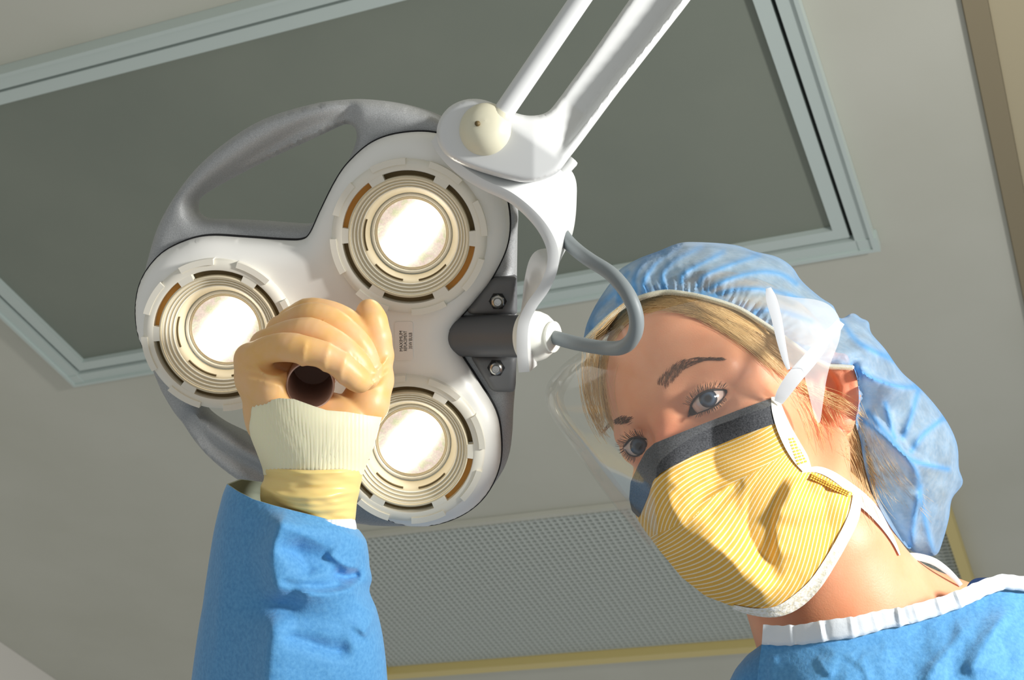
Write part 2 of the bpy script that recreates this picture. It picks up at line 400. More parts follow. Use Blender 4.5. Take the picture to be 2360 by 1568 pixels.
# ---- grey casting with finger openings
OUT = [(1000, 268), (930, 246), (860, 235), (790, 233), (700, 245), (600, 277), (520, 325), (450, 385), (400, 447), (358, 520), (335, 590), (322, 650), (318, 720), (326, 800), (346, 868), (372, 925), (412, 988), (462, 1052), (525, 1105), (605, 1152),
       (700, 1192), (800, 1215), (900, 1224), (1000, 1215), (1085, 1180), (1145, 1115), (1174, 1050), (1181, 960), (1186, 880), (1188, 700), (1190, 560), (1190, 485), (1165, 440), (1115, 365), (1065, 305)]
H1 = [(800, 289), (815, 300), (817, 325), (803, 362), (780, 412), (745, 478), (722, 512), (705, 526), (680, 527), (600, 521), (520, 517), (465, 516), (442, 506), (434, 488), (440, 467), (470, 445), (530, 412), (600, 376), (680, 338), (745, 308), (780, 292)]
H2 = [(458, 934), (454, 952), (464, 970), (500, 996), (545, 1018), (600, 1046), (690, 1092), (765, 1128), (788, 1118), (770, 1060), (752, 1000), (725, 965), (680, 948), (600, 946), (520, 940)]
zo = -.020
ol = Lp(spline(OUT, 5, True), zo); hs = [Lp(spline(h_, 5, True), zo) for h_ in (H1, H2)]; ol_edge = [ol] + hs; mh2 = [q_ * 1.0 for q_ in mh]
P, T, d, B = fill(ol, hs + mh2, h=.0027); d = np.min([seg_dist(P, resample(q_, .0027, True), True) for q_ in ol_edge], 0)
t = np.clip(d / .011, 0, 1); zf = zo - .010 * (1 - np.sqrt(np.clip(1 - (1 - t) ** 2, 0, 1)))
# scooped grip between the opening and the rim
px = topx(LO + P[:, :1] * LX + P[:, 1:2] * LY + zo * LZ)
zf -= .0075 * np.exp(-(seg_dist(px, spline([(800, 262), (700, 300), (600, 352), (500, 420), (440, 470)], 6)) / 22) ** 2)
zf -= .0075 * np.exp(-(seg_dist(px, spline([(430, 975), (500, 1040), (600, 1095), (700, 1140)], 6)) / 22) ** 2)
solid('ring_frame', P, T, B, Lw(P, zf), Lw(P, zo - .030), M_cast, lamp, angle=60)

# ---- the three lamp units
M_bulb = bpy.data.materials.new('lit halogen bulb'); M_bulb.use_nodes = True
nt = M_bulb.node_tree; nt.nodes.clear(); outn = N(nt, 'ShaderNodeOutputMaterial'); em = N(nt, 'ShaderNodeEmission')
uvn = N(nt, 'ShaderNodeUVMap'); sep = N(nt, 'ShaderNodeSeparateXYZ'); nt.links.new(uvn.outputs[0], sep.inputs[0])
# filament streak: elongated gaussian in bulb coordinates; dichroic speckle towards the rim
mp = N(nt, 'ShaderNodeMapping'); mp.inputs['Rotation'].default_value = (0, 0, math.radians(-50)); nt.links.new(uvn.outputs[0], mp.inputs[0])
sp = N(nt, 'ShaderNodeSeparateXYZ'); nt.links.new(mp.outputs[0], sp.inputs[0])
def MA(op, a, b=None):
    n = N(nt, 'ShaderNodeMath', operation=op)
    for i, x in enumerate((a, b)):
        if x is None: continue
        if isinstance(x, (int, float)): n.inputs[i].default_value = x
        else: nt.links.new(x, n.inputs[i])
    return n.outputs[0]
x2 = MA('POWER', MA('ABSOLUTE', MA('MULTIPLY', sp.outputs[0], .80)), 2.0); y2 = MA('POWER', MA('ABSOLUTE', MA('MULTIPLY', sp.outputs[1], 1.95)), 2.0)
g = MA('EXPONENT', MA('MULTIPLY', MA('POWER', MA('ADD', x2, y2), 1.2), -1.9))
vor = N(nt, 'ShaderNodeTexVoronoi'); vor.inputs['Scale'].default_value = 22; nt.links.new(uvn.outputs[0], vor.inputs['Vector'])
nz = N(nt, 'ShaderNodeTexNoise'); nz.inputs['Scale'].default_value = 2.4; nt.links.new(uvn.outputs[0], nz.inputs['Vector'])
rp = N(nt, 'ShaderNodeValToRGB'); cr = rp.color_ramp; cr.elements[0].position = .36; cr.elements[0].color = (*srgb(226, 224, 180), 1); cr.elements[1].position = .66; cr.elements[1].color = (*srgb(250, 246, 215), 1)
e3 = cr.elements.new(.50); e3.color = (*srgb(246, 222, 206), 1)
nt.links.new(nz.outputs[0], rp.inputs[0])
sc = MA('ADD', MA('MULTIPLY', vor.outputs['Distance'], .22), .84)
vm = N(nt, 'ShaderNodeVectorMath', operation='SCALE'); nt.links.new(rp.outputs[0], vm.inputs[0]); nt.links.new(sc, vm.inputs['Scale'])
hot = N(nt, 'ShaderNodeVectorMath', operation='SCALE'); hot.inputs[0].default_value = (1.0, .93, .78); nt.links.new(MA('MULTIPLY', g, 10.0), hot.inputs['Scale'])
ad = N(nt, 'ShaderNodeVectorMath', operation='ADD'); nt.links.new(vm.outputs[0], ad.inputs[0]); nt.links.new(hot.outputs[0], ad.inputs[1])
nt.links.new(ad.outputs[0], em.inputs['Color']); em.inputs['Strength'].default_value = 1.0; nt.links.new(em.outputs[0], outn.inputs[0])
M_goldrim = mat('gilded glass rim', srgb(250, 234, 200), .3, .0)

def ring(o, prof, n=96, **k): return lathe_geo(np.array(prof) * PX, o, WLX, WLY, WLZ, n, **k)
SLOT = [89, 29, -31, -91, -151, 149]
SLOTM = [1, 1, 2, 1, 1, 2]
def arc(mb, o, r0, r1, z0, z1, c, w, mi=0, n=14):
    """arc block"""
    a = np.radians(np.linspace(c - w / 2, c + w / 2, n)); V = []
    for r, z in ((r0, z1), (r1, z1), (r1, z0), (r0, z0)):
        V.append(o + PX * (r * np.cos(a)[:, None] * WLX + r * np.sin(a)[:, None] * WLY + z * WLZ))
    F = [(q * n + j, q * n + j + 1, ((q + 1) % 4) * n + j + 1, ((q + 1) % 4) * n + j) for q in range(4) for j in range(n - 1)] + [(0, n, 2 * n, 3 * n), (n - 1, 4 * n - 1, 3 * n - 1, 2 * n - 1)]
    mb.add(np.concatenate(V), F, mi)
for mi_, (mx_, my_) in enumerate(mods):
    o = Lw(Lp([(mx_, my_)], .004), .004)[0]; o = o - WLZ * .004
    # collar ring with bayonet tabs
    q = MB()
    V, F = ring(o, [(178, -6), (176, 9), (172, 14), (164, 16.5), (156, 17), (152.5, 16)]); q.add(V, F)
    for j in range(8): arc(q, o, 165, 179, -4, 21 if j != 3 else 19, 15 + 45 * j, 27)
    for c in SLOT: arc(q, o, 137.5, 153, -2, 15.5, c + 30, 13.5)      # webs between the vents
    V, F = ring(o, [(152.5, 16), (151.5, -14)]); q.add(V, F)
    bz = q.build('lamp_unit', M_bezel, lamp, angle=35)
    # vent floor behind the openings
    for c, sm in zip(SLOT, SLOTM):
        q = MB(); arc(q, o, 136, 153, -11, -8 if sm == 1 else -2, c, 47, 0)
        q.build('vent', (M_vent, M_vent, M_amber)[sm], bz, angle=40)
    # stepped reflector rings
    prof = [(139.5, -12), (139, 14), (136, 15.5), (134, 14.5), (133, 6)]
    prof += [(131, 5), (128.5, 2), (126, -.5), (121, -6), (118, -9), (114, -13), (111, -16), (108, -19), (104, -28), (103, -30), (97, -44), (95, -50)]
    V, F = ring(o, prof, 128); mk('baffle_ring', V, F, M_baffle, bz, angle=30)
    for r, z in ((132.5, 6), (126, .5), (119, -7), (112, -14)):
        V, F = ring(o, [(r + 1.5, z - 3), (r + 1.2, z + 2.2), (r, z + 2.8), (r - 1.2, z + 2.2), (r - 1.6, z - 4)], 128); mk('ridge', V, F, M_bezel, bz, angle=60)
    q = MB()
    for c in (-120, -60, 180): arc(q, o, 103.5, 108.5, -26, -20.5, c, 40)
    q.build('inner_vent', M_vent, bz, angle=40)
    # bulb: glowing rim, gilt rim, faceted reflector face
    V, F = ring(o, [(95, -66), (94, -52), (91, -49), (88, -50), (86, -56)], 96); mk('lamp_holder', V, F, M_bezel, bz, angle=40)
    V, F = ring(o, [(86.5, -62), (86, -58), (84.5, -56), (83, -57), (81.5, -58), (80, -57), (78.5, -58)], 96); mk('glass_rim', V, F, M_goldrim, bz, angle=50)
    rr_ = np.linspace(0, 80, 14); a = np.linspace(0, 2 * np.pi, 72, endpoint=False)
    V = np.concatenate([o + PX * (r * np.cos(a)[:, None] * WLX + r * np.sin(a)[:, None] * WLY + (-57.5 - 8 * (1 - (r / 79) ** 2)) * WLZ) for r in rr_])
    UV = np.concatenate([np.stack([r / 79 * np.cos(a), r / 79 * np.sin(a)], 1) for r in rr_])
    F = [(i * 72 + j, i * 72 + (j + 1) % 72, (i + 1) * 72 + (j + 1) % 72, (i + 1) * 72 + j) for i in range(13) for j in range(72)]
    mk('bulb', V, F, M_bulb, bz, uv=UV)

# ---- pull handle: hollow white tube the hand closes round
base = Lw(Lp([(722, 838)], -.004), -.004)[0]; tip = W(715, 889, .923)
ax = (tip - base); hl = np.linalg.norm(ax); ax /= hl; u = np.cross(ax, WLX); u /= np.linalg.norm(u); v = np.cross(ax, u)
R_ = .0152
V, F = lathe_geo([(R_ + .006, 0), (R_ + .004, .004), (R_ + .0005, .010), (R_, .02), (R_, hl - .001), (R_ - .0004, hl), (R_ - .0011, hl), (R_ - .0013, hl - .001), (R_ - .0018, .006), (0.0001, .005)], base, u, v, ax, 72)
M_handle = mat('white handle tube', srgb(214, 184, 170), .45)
mk('handle', V, F, M_handle, lamp, angle=50)

# ---- sticker with its print
S4 = [(908, 744), (951, 742), (952, 832), (909, 833)]
ls = Lp(S4, .001); ex = ls[1] - ls[0]; ey = ls[3] - ls[0]
rc = []
for (cx, cy), a0 in (((.12, .06), 180), ((.88, .06), 270), ((.88, .94), 0), ((.12, .94), 90)):
    for a in range(0, 91, 15):
        rc.append((cx + .12 * math.cos(math.radians(a0 + a)), cy + .06 * math.sin(math.radians(a0 + a))))
rc = np.array(rc); P2 = ls[0] + rc[:, :1] * ex + rc[:, 1:] * ey
zs = .0007 - .006 * np.exp(-((np.hypot(*(P2 - cen).T)) / .038) ** 2)
P3, T3, d3, B3 = fill(P2, h=.0015); zs = lambda Q: .0007 - .006 * np.exp(-((np.hypot(*(Q - cen).T)) / .038) ** 2)
stk = solid('sticker', P3, T3, B3, Lw(P3, zs(P3)), Lw(P3, zs(P3) - .0006), M_sticker, lamp)
def lettering(name, s, size, origin2, dirx, diry, zfun, m, parent):
    cu = bpy.data.curves.new('t', 'FONT'); cu.body = s; cu.size = 1; cu.extrude = 0; cu.resolution_u = 3; cu.align_x = 'CENTER'
    ob = bpy.data.objects.new('t', cu); COL.objects.link(ob); bpy.context.view_layer.update()
    me = ob.evaluated_get(bpy.context.evaluated_depsgraph_get()).to_mesh()
    V = np.array([v_.co[:] for v_ in me.vertices]); F = [list(p.vertices) for p in me.polygons]
    bpy.data.objects.remove(ob)
    P = origin2 + V[:, :1] * size[0] * dirx + V[:, 1:2] * size[1] * diry
    return mk(name, Lw(P, zfun(P) + .00018), F, m, parent, smooth=False)
un = lambda v_: v_ / np.linalg.norm(v_)
dx = -un(ey); dy = -un(ex) * -1
# text reads upwards: letters' x axis runs up the sticker, their up axis runs to the left
dx = un(ls[0] - ls[3]); dy = un(ls[0] - ls[1])
for s, fx, ln in (('MAXIMUM', .44, .0152), ('REPLACEMENT', .67, .0158), ('35W BULB', .95, .0122)):
    o2 = ls[0] + ex * fx + ey * .5
    cw = {'MAXIMUM': 4.9, 'REPLACEMENT': 7.55, '35W BULB': 5.0}[s]
    lettering('lettering', s, (ln / cw, .0033), o2, dx, dy, zs, M_ink, stk)

# ---- bracket plates, nuts, pivot shaft
for pl in ([(1140, 642), (1190, 640), (1191, 728), (1082, 727), (1076, 718), (1128, 650)], [(1085, 822), (1190, 822), (1187, 903), (1180, 907), (1140, 906), (1130, 900), (1088, 832)]):
    p2 = Lp(spline(resample(np.array(pl, float), 9, True), 2, True), -.012); P, T, d, B = fill(p2, h=.0022)
    t = np.clip(d / .003, 0, 1); solid('bracket_plate', P, T, B, Lw(P, -.0125 - .003 * (1 - t) ** 2), Lw(P, -.026), M_plate, lamp)
for i, (nx, ny) in enumerate([(1147, 696), (1143, 850)]):
    o = Lw(Lp([(nx, ny)], -.010), -.0125)[0]; q = MB()
    a0 = .52
    hexr = lambda r, z: [o + r * PX * (math.cos(a0 + j * math.pi / 3) * WLX + math.sin(a0 + j * math.pi / 3) * WLY) + z * PX * WLZ for j in range(6)]
    V = np.array(hexr(17, 0) + hexr(17, 9) + hexr(15, 12)); q.add(V, [(j, (j + 1) % 6, 6 + (j + 1) % 6, 6 + j) for j in range(6)] + [(6 + j, 6 + (j + 1) % 6, 12 + (j + 1) % 6, 12 + j) for j in range(6)])
    V, F = ring(o, [(14, 11.6), (11, 13.5), (9.5, 12)], 32); q.add(V, F)
    n_ = q.build('nut', M_steel, lamp, angle=30)
    q = MB(); V, F = ring(o, [(9.4, 4), (9.2, 14), (8, 16), (5.4, 16), (5, 13), (.1, 13)], 32); q.add(V, F); q.build('bolt', M_steel, n_, angle=40)
    V, F = ring(o, [(21, -1), (21, 1.5), (16, 1.8)], 6); mk('washer', V, F, M_seam, n_, smooth=False)
# shaft: horizontal barrel with a rounded end
pts = np.array([cc(1046, 775, 1.022), cc(1056, 775, 1.020), cc(1075, 775, 1.018), cc(1120, 775, 1.012), cc(1170, 775, 1.004), cc(1215, 776, .995)])
V, F = tube_geo(c2w(spline(pts, 6)), np.interp(np.linspace(0, 1, 31), [0, .04, .12, .25, 1], [.0075, .0105, .0135, .0142, .0145]), 32)
mk('pivot_shaft', V, F, M_shaft, lamp, angle=60)

# ---- yoke: bent strap from the arm's foot down to the pivot
FR = [(1000, 318, .956), (1020, 352, .95), (1060, 392, .945), (1110, 424, .94), (1180, 458, .935), (1238, 510, .933), (1270, 565, .933), (1273, 615, .936), (1255, 662, .942), (1225, 705, .948), (1207, 745, .953), (1203, 800, .955), (1208, 858, .957)]
BK = [(1050, 262, .99), (1090, 300, .99), (1170, 345, .99), (1262, 372, .99), (1312, 405, .99), (1317, 465, .99), (1308, 535, .99), (1285, 580, .995), (1240, 590, 1.0), (1222, 640, 1.0), (1216, 712, 1.0), (1220, 790, .992), (1226, 845, .985)]
f_, b_ = spline(FR, 8), spline(BK, 8); F3, B3_ = cc(*f_.T), cc(*b_.T)
tt = np.linspace(0, 1, 9); G = F3[:, None] * (1 - tt)[None, :, None] + B3_[:, None] * tt[None, :, None]
du = np.gradient(G, axis=0); dv = np.gradient(G, axis=1); nm = np.cross(du, dv); nm /= np.linalg.norm(nm, axis=2)[:, :, None] + 1e-12
hw = .0036; rings = []
for i in range(len(G)):
    top = G[i] + nm[i] * hw; bot = G[i] - nm[i] * hw; fr = G[i, 0] - (G[i, 1] - G[i, 0]) * .12; bk = G[i, -1] + (G[i, -1] - G[i, -2]) * .12
    rings.append(c2w(np.concatenate([[fr], top, [bk], bot[::-1]])))
loft('yoke', rings, M_arm, lamp, angle=50)
# small lug standing up behind the arm
tube('lug', c2w(spline([cc(1255, 432, .985), cc(1290, 402, .985), cc(1322, 368, .985)], 6)), np.concatenate([np.full(12, .0042), [.0036]]), M_arm, lamp)

# ---- rubber joint cap and cable
o = W(1219, 775, .988); ex_ = c2w(cc(1284, 777, .976)) - o; hl = np.linalg.norm(ex_); ex_ /= hl; u = np.cross(ex_, WLZ); u /= np.linalg.norm(u); v = np.cross(ex_, u)
pr = [(.0172, -.002), (.0172, .003), (.0168, .007), (.0152, .0115), (.0125, .0152), (.0098, .0172), (.0092, .0178), (.0104, .0182), (.0104, .0196), (.0092, .0202), (.005, .0206), (.0001, .0206)]
V, F = lathe_geo(pr, o, u, v, ex_, 48); mk('joint_cap', V, F, M_cap, lamp, angle=40)
cb = [(1278, 778, .977), (1330, 792, .960), (1400, 803, .944), (1440, 798, .925), (1463, 770, .915), (1466, 728, .91), (1448, 680, .91), (1410, 633, .92), (1360, 600, .935), (1330, 578, .95), (1305, 553, .965), (1285, 520, .985), (1270, 480, 1.0)]
cp = spline(cb, 8); tube('cable', W(*cp.T), .0047, M_cable, lamp, 14)

# ---- arm foot, arm channel, rod and boss
AO = [(1450, 0), (1360, 130), (1285, 232), (1262, 258), (1235, 268), (1195, 264), (1150, 243), (1110, 229), (1075, 228), (1038, 243), (1013, 273), (1004, 310), (1014, 345), (1045, 372), (1100, 394), (1160, 412), (1212, 421), (1248, 416), (1285, 398), (1325, 348), (1420, 220), (1592, 0),
      (1900, -440), (2120, -750), (1980, -800), (1760, -440)]
ao = spline(resample(np.array(AO, float), 40, True), 4, True)
P, T, d, B = fill(ao, h=5.5)
adir = np.array([592., -880.]); adir /= np.linalg.norm(adir); s = (P - [1250, 330]) @ adir
base = .925 + np.clip(s, 0, None) * .00010 + .012 * np.clip(-(P[:, 0] - 1230) / 220, 0, 1)
rimd = seg_dist(P, spline([(1004, 300), (1014, 345), (1045, 372), (1100, 394), (1160, 412), (1212, 421), (1248, 416), (1285, 398), (1325, 348), (1420, 220), (1592, 0), (1900, -440), (2120, -750)], 6))
floor_ = np.clip((rimd - 15) / 18, 0, 1); floor_ = floor_ * floor_ * (3 - 2 * floor_)
along = np.clip((s + 10) / 120, 0, 1)
dpt = base + .016 * floor_ * along
t = np.clip(d / 14, 0, 1); dpt = dpt + .006 * (1 - np.sqrt(np.clip(1 - (1 - t) ** 2, 0, 1)))
bk = base + .030
solid('arm', P, T, B, W(P[:, 0], P[:, 1], dpt), W(P[:, 0], P[:, 1], bk), M_arm, lamp, angle=60)
# upper end of the arm up to its ceiling mount
top = W(2050, -775, 1.06); far = np.array([top[0] + .25, top[1] + .05, CEIL])
tube('mount_pole', np.array([top, top + [.06, .0, .03], far - [.10, 0, .5], far - [0, 0, .25], far - [0, 0, .02], far - [0, 0, .001]]), .02, M_arm, lamp)
o = cc(1121, 300, .935); bz = np.array([-.05, .25, .97]); bz /= np.linalg.norm(bz); bx = un(np.cross([0, 1, 0], bz)); by = np.cross(bz, bx)
V, F = lathe_geo([(.0172, -.006), (.0172, .001), (.0166, .005), (.0145, .0095), (.0115, .0125), (.0085, .0142), (.004, .0152), (.0001, .0154)], c2w(o), RW @ bx, RW @ by, RW @ bz, 56)
bo = mk('boss', V, F, M_ivory, lamp, angle=50)
V, F = tube_geo(np.array([W(1099, 285, .9235), W(1101, 285, .918)]), .0017, 12); mk('hole', V, F, M_vent, bo)
r0, r1 = np.array([1150, 274, .931]), np.array([1345, -12, .925]); dr = r1 - r0
q = np.array([r0 + dr * x for x in (-.02, .0, .3, .6, 1, 2, 3.2)])
tube('rod', W(*q.T), .0066, M_arm, lamp, 24)
q = np.array([r0 + dr * x for x in (-.03, .02, .05)]); tube('rod_collar', W(*q.T), [.0082, .0082, .0074], M_ivory, lamp, 24)
# ================================================================== person
# head frame fitted to the photograph (her left, forward, up in camera axes; millimetres)
HE = np.array([106.1, -55.1, -974.2])
HX = np.array([.64942, .53673, .53868]); HY = np.array([-.70477, .15879, .69144]); HZ = np.array([-.28558, .82868, -.48139])
def H(x, y, z): return HE + x * HX + y * HY + z * HZ
def Hc(P): return (P - HE) @ np.stack([HX, HY, HZ], 1)
def mm(px, py, d): return cc(px, py, d) * 1000
f32 = lambda a: np.asarray(a, np.float32)
def smin(a, b, k):
    h = np.maximum(k - np.abs(a - b), 0) / k; return np.minimum(a, b) - h * h * k * .25
def smax(a, b, k): return -smin(-a, -b, k)
def sph(P, c, r): return np.sqrt(((P - f32(c)) ** 2).sum(1)) - r
def ell(P, c, r, Rm=None):
    Q = P - f32(c)
    if Rm is not None: Q = Q @ f32(Rm)
    r = f32(r); k0 = np.sqrt(((Q / r) ** 2).sum(1)); k1 = np.sqrt(((Q / (r * r)) ** 2).sum(1)) + 1e-9
    return k0 * (k0 - 1) / k1
def cap(P, a, b, r1, r2):
    a = f32(a); b = f32(b); ba = b - a; t = np.clip(((P - a) @ ba) / (ba @ ba), 0, 1)
    return np.sqrt(((P - a - t[:, None] * ba) ** 2).sum(1)) - (r1 + (r2 - r1) * t)
def chain(P, pts, k=4):
    d = None
    if k < 4:                                                        # fingers: smooth axis, no bulges at the joints
        A = spline(np.array([list(a) + [r] for a, r in pts]), 3)
        for a, b in zip(A[:-1], A[1:]):
            c = cap(P, a[:3], b[:3], a[3], b[3]); d = c if d is None else np.minimum(d, c)
        return d
    for (a, ra), (b, rb) in zip(pts[:-1], pts[1:]):
        c = cap(P, a, b, ra, rb); d = c if d is None else smin(d, c, k)
    return d
def poly_sd(Q, L):
    L = np.asarray(L, float); return seg_dist(Q, L, True) * np.where(inside(Q, L), -1, 1)

# ---- eyes
EYE = {}
for nm, ir, loc, op in (('left', (1632, 919), (31.5, -9.5, 0), [(1585, 962), (1591, 938), (1602, 920), (1620, 907), (1642, 900), (1660, 898), (1678, 899), (1666, 920), (1648, 936), (1624, 946), (1602, 955)]),
                        ('right', (1472, 1029), (-31.5, -9.5, 0), [(1492, 1016), (1480, 1008), (1466, 1008), (1452, 1014), (1436, 1032), (1449, 1048), (1466, 1052), (1482, 1044)])):
    c = H(*loc); view = -c / np.linalg.norm(c)
    D = cc(*ir, 1.0); t = (c @ view - 0) ; p = D * ((c + 11.6 * view) @ view) / (D @ view)       # iris centre on the line of sight
    c = p - 11.6 * view; EYE[nm] = dict(c=c, g=view, op=spline(op, 5, True))
EX_ = {'left': (H(45, -8, 1)), 'right': H(-45, -8, 1)}

EARC, EARR = mm(1924, 905, .992), None
_an = math.radians(12); ER = np.stack([[math.cos(_an), math.sin(_an), 0], [-math.sin(_an), math.cos(_an), 0], [0, 0, 1]], 1)
def head_sdf(P):
    Q = f32(Hc(P))
    d = ell(Q, (0, -78, 36), (73, 95, 84))
    d = smin(d, ell(Q, (0, -42, -38), (58, 55, 70)), 18)
    d = smin(d, ell(Q, (0, -38, -82), (42, 40, 34)), 22)
    for s in (-1, 1):
        d = smin(d, sph(Q, (s * 43, -24, -25), 20), 16)
        d = smin(d, cap(Q, (s * 10, 3.5, 19), (s * 46, -13, 19), 10.5, 8.5), 10)
        d = smax(d, -ell(Q, (s * 32, 15, -3), (19, 19.5, 12)), 12)
        d = smin(d, cap(Q, (s * 48, -60, -80), (s * 54, -85, -40), 13, 13), 16)
    d = smin(d, cap(Q, (0, 5.0, 2), (0, 24, -38), 6.6, 9.5), 8)
    d = smin(d, cap(Q, (0, .5, 22), (0, 5.0, 2), 9, 6.6), 10)
    for s in (-1, 1): d = smin(d, sph(Q, (s * 11, 14, -42), 7.5), 7)
    X = P.astype(np.float64)
    for nm in ('left', 'right'):
        e = EYE[nm]; near = ((X - e['c']) ** 2).sum(1) < 34 ** 2
        if not near.any(): continue
        p = P[near]; dd = d[near]
        dd = smin(dd, sph(p, e['c'], 13.2), 5.0)
        q = topx(p.astype(float)); sd = poly_sd(q, e['op']) / 3.5        # ~mm
        if nm == 'left':
            cl = seg_dist(q, spline([(1583, 916), (1600, 894), (1626, 882), (1656, 880), (1680, 886), (1700, 896)], 5)) / 3.5
            dd = dd + .9 * np.exp(-(cl / .9) ** 2)
            cl = seg_dist(q, spline([(1598, 980), (1625, 972), (1660, 955), (1690, 930)], 5)) / 3.5; dd = dd + .35 * np.exp(-(cl / 1.4) ** 2)
        else:
            cl = seg_dist(q, spline([(1490, 996), (1466, 992), (1446, 1000), (1428, 1018)], 5)) / 3.5; dd = dd + .8 * np.exp(-(cl / .9) ** 2)
        hole = smax(f32(sd), sph(p, e['c'], 21), 1.0)
        d[near] = smax(dd, -hole, .9)
    # her left ear: bowl, rim, lobe
    near = ((X - EARC) ** 2).sum(1) < 70 ** 2
    if near.any():
        p = P[near]; e = ell(p, EARC + [1, 0, -2], (14.5, 27, 8), ER)
        e = smax(e, -ell(p, EARC + [-2.0, 2, 8], (9.5, 18.5, 9), ER), 2.5)
        q0 = lambda x, y, z: EARC + ER @ np.array([x, y, z])
        e = smin(e, chain(p, [(q0(-8, 20, 3), 3), (q0(0, 26, 3.5), 3), (q0(9, 21, 3.5), 3.2), (q0(12.5, 9, 3), 3.2), (q0(12.5, -5, 2), 3), (q0(9, -15, 1.5), 3.2)]), 2.5)
        e = smin(e, chain(p, [(q0(1, 17, 2), 2.2), (q0(5.5, 8, 2.5), 2.5), (q0(5, -3, 2.5), 2.6), (q0(0, -10, 2.5), 2.8)]), 3)
        e = smin(e, sph(p, q0(-8, -3, 3), 4), 3.5)                       # tragus
        e = smin(e, ell(p, q0(-1, -21, 1.5), (9, 8.5, 5.5)), 4)          # lobe
        e = smax(e, -sph(p, q0(-4.5, -2, 1.5), 4), 2)
        d[near] = smin(d[near], e, 4)
    return d
# ---- gloved hand, anchored on the photograph
def FP(L): return [(mm(x, y, dd), r) for x, y, dd, r in L]
PINKY = FP([(578, 828, .927, 9.3), (622, 805, .9155, 8.9), (668, 800, .909, 9.1), (708, 808, .9065, 8.9), (748, 820, .9065, 8.6), (786, 842, .909, 8.5), (815, 868, .9135, 8.2), (829, 878, .917, 7.6)])
RING = FP([(612, 796, .940, 9.6), (664, 772, .929, 9.4), (712, 767, .924, 9.6), (756, 784, .922, 9.2), (796, 812, .923, 9), (825, 843, .926, 8.7), (842, 872, .930, 8)])
MIDDLE = FP([(648, 764, .955, 9.6), (694, 737, .944, 9.5), (732, 732, .940, 9.6), (776, 750, .938, 9.3), (814, 782, .938, 9), (838, 818, .940, 8.8), (851, 862, .943, 8)])
INDEX = FP([(676, 744, .968, 9.6), (708, 720, .960, 9.2), (748, 722, .956, 9), (792, 738, .954, 8.8), (824, 760, .953, 8.4), (846, 785, .953, 8), (861, 797, .954, 7.2)])
THUMB = FP([(806, 985, .948, 15), (842, 930, .952, 14.5), (862, 878, .956, 12), (871, 820, .958, 9.5), (866, 778, .956, 9.2), (857, 740, .957, 9.2), (850, 718, .959, 8.2)])
def hand_sdf(P):
    d = chain(P, PINKY, 3)
    for f_, k in ((RING, .9), (MIDDLE, .9), (INDEX, .9)): d = smin(d, chain(P, f_, 3), k)
    palm = chain(P, FP([(715, 1060, .940, 18), (636, 962, .939, 18), (590, 872, .932, 11.5), (578, 828, .929, 9.6)]), 8)
    palm = smin(palm, chain(P, FP([(705, 1060, .943, 18), (640, 940, .946, 16), (616, 800, .944, 10)]), 8), 8)
    palm = smin(palm, chain(P, FP([(720, 1060, .948, 20), (650, 930, .958, 16), (652, 766, .958, 10)]), 8), 8)
    palm = smin(palm, chain(P, FP([(730, 1060, .95, 20), (700, 930, .972, 15), (680, 746, .970, 10)]), 8), 8)
    palm = smin(palm, chain(P, FP([(740, 1070, .94, 22), (790, 980, .945, 18)]), 8), 8)
    palm = smin(palm, chain(P, FP([(735, 1080, .94, 24), (735, 1000, .945, 21), (745, 960, .95, 16)]), 8), 8)
    palm = smin(palm, chain(P, FP([(596, 872, .928, 11), (630, 902, .925, 11.5), (650, 924, .930, 11)]), 6), 6); d = smin(d, palm, 5); d = smin(d, chain(P, THUMB, 5), 1.5)
    t0 = w2c(base_h) * 1000; t1 = w2c(tip_h) * 1000
    d = smax(d, -cap(P, t0 + (t1 - t0) * -.3, t1 + (t1 - t0) * .3, 14.9, 14.9), 1.5)
    return d
base_h = Lw(Lp([(722, 838)], -.004), -.004)[0]; tip_h = W(715, 889, .923)
def body_sdf(P, hand=True):
    X = P; d = head_sdf(P)
    nk = chain(P, [(H(0, -84, -40), 50), (mm(1868, 1270, .998), 50), (mm(1925, 1420, 1.0), 51), (mm(2020, 1640, 1.0), 62)], 20)
    tr = chain(P, [(mm(1960, 1400, 1.015), 47), (mm(2130, 1465, 1.02), 40), (mm(2350, 1510, 1.015), 40), (mm(2650, 1600, 1.0), 52)], 18)
    tr = smin(tr, chain(P, [(mm(1960, 1600, 1.03), 55), (mm(1810, 1715, 1.05), 47), (mm(1715, 1830, 1.06), 48)], 18), 30)
    d = smin(d, nk, 14); d = smin(d, tr, 30)
    d = smin(d, ell(P, mm(2180, 2230, 1.01), (160, 195, 88)), 40)
    d = smin(d, chain(P, [(mm(1715, 1830, 1.06), 46), (mm(1000, 2330, .99), 38), (mm(735, 1500, .962), 24), (mm(722, 1080, .946), 17)], 10), 20)
    if hand:
        nr = ((P - f32(mm(735, 880, .94))) ** 2).sum(1) < 105 ** 2
        if nr.any(): d[nr] = np.minimum(d[nr], hand_sdf(P[nr]) + 1.6)
    return d

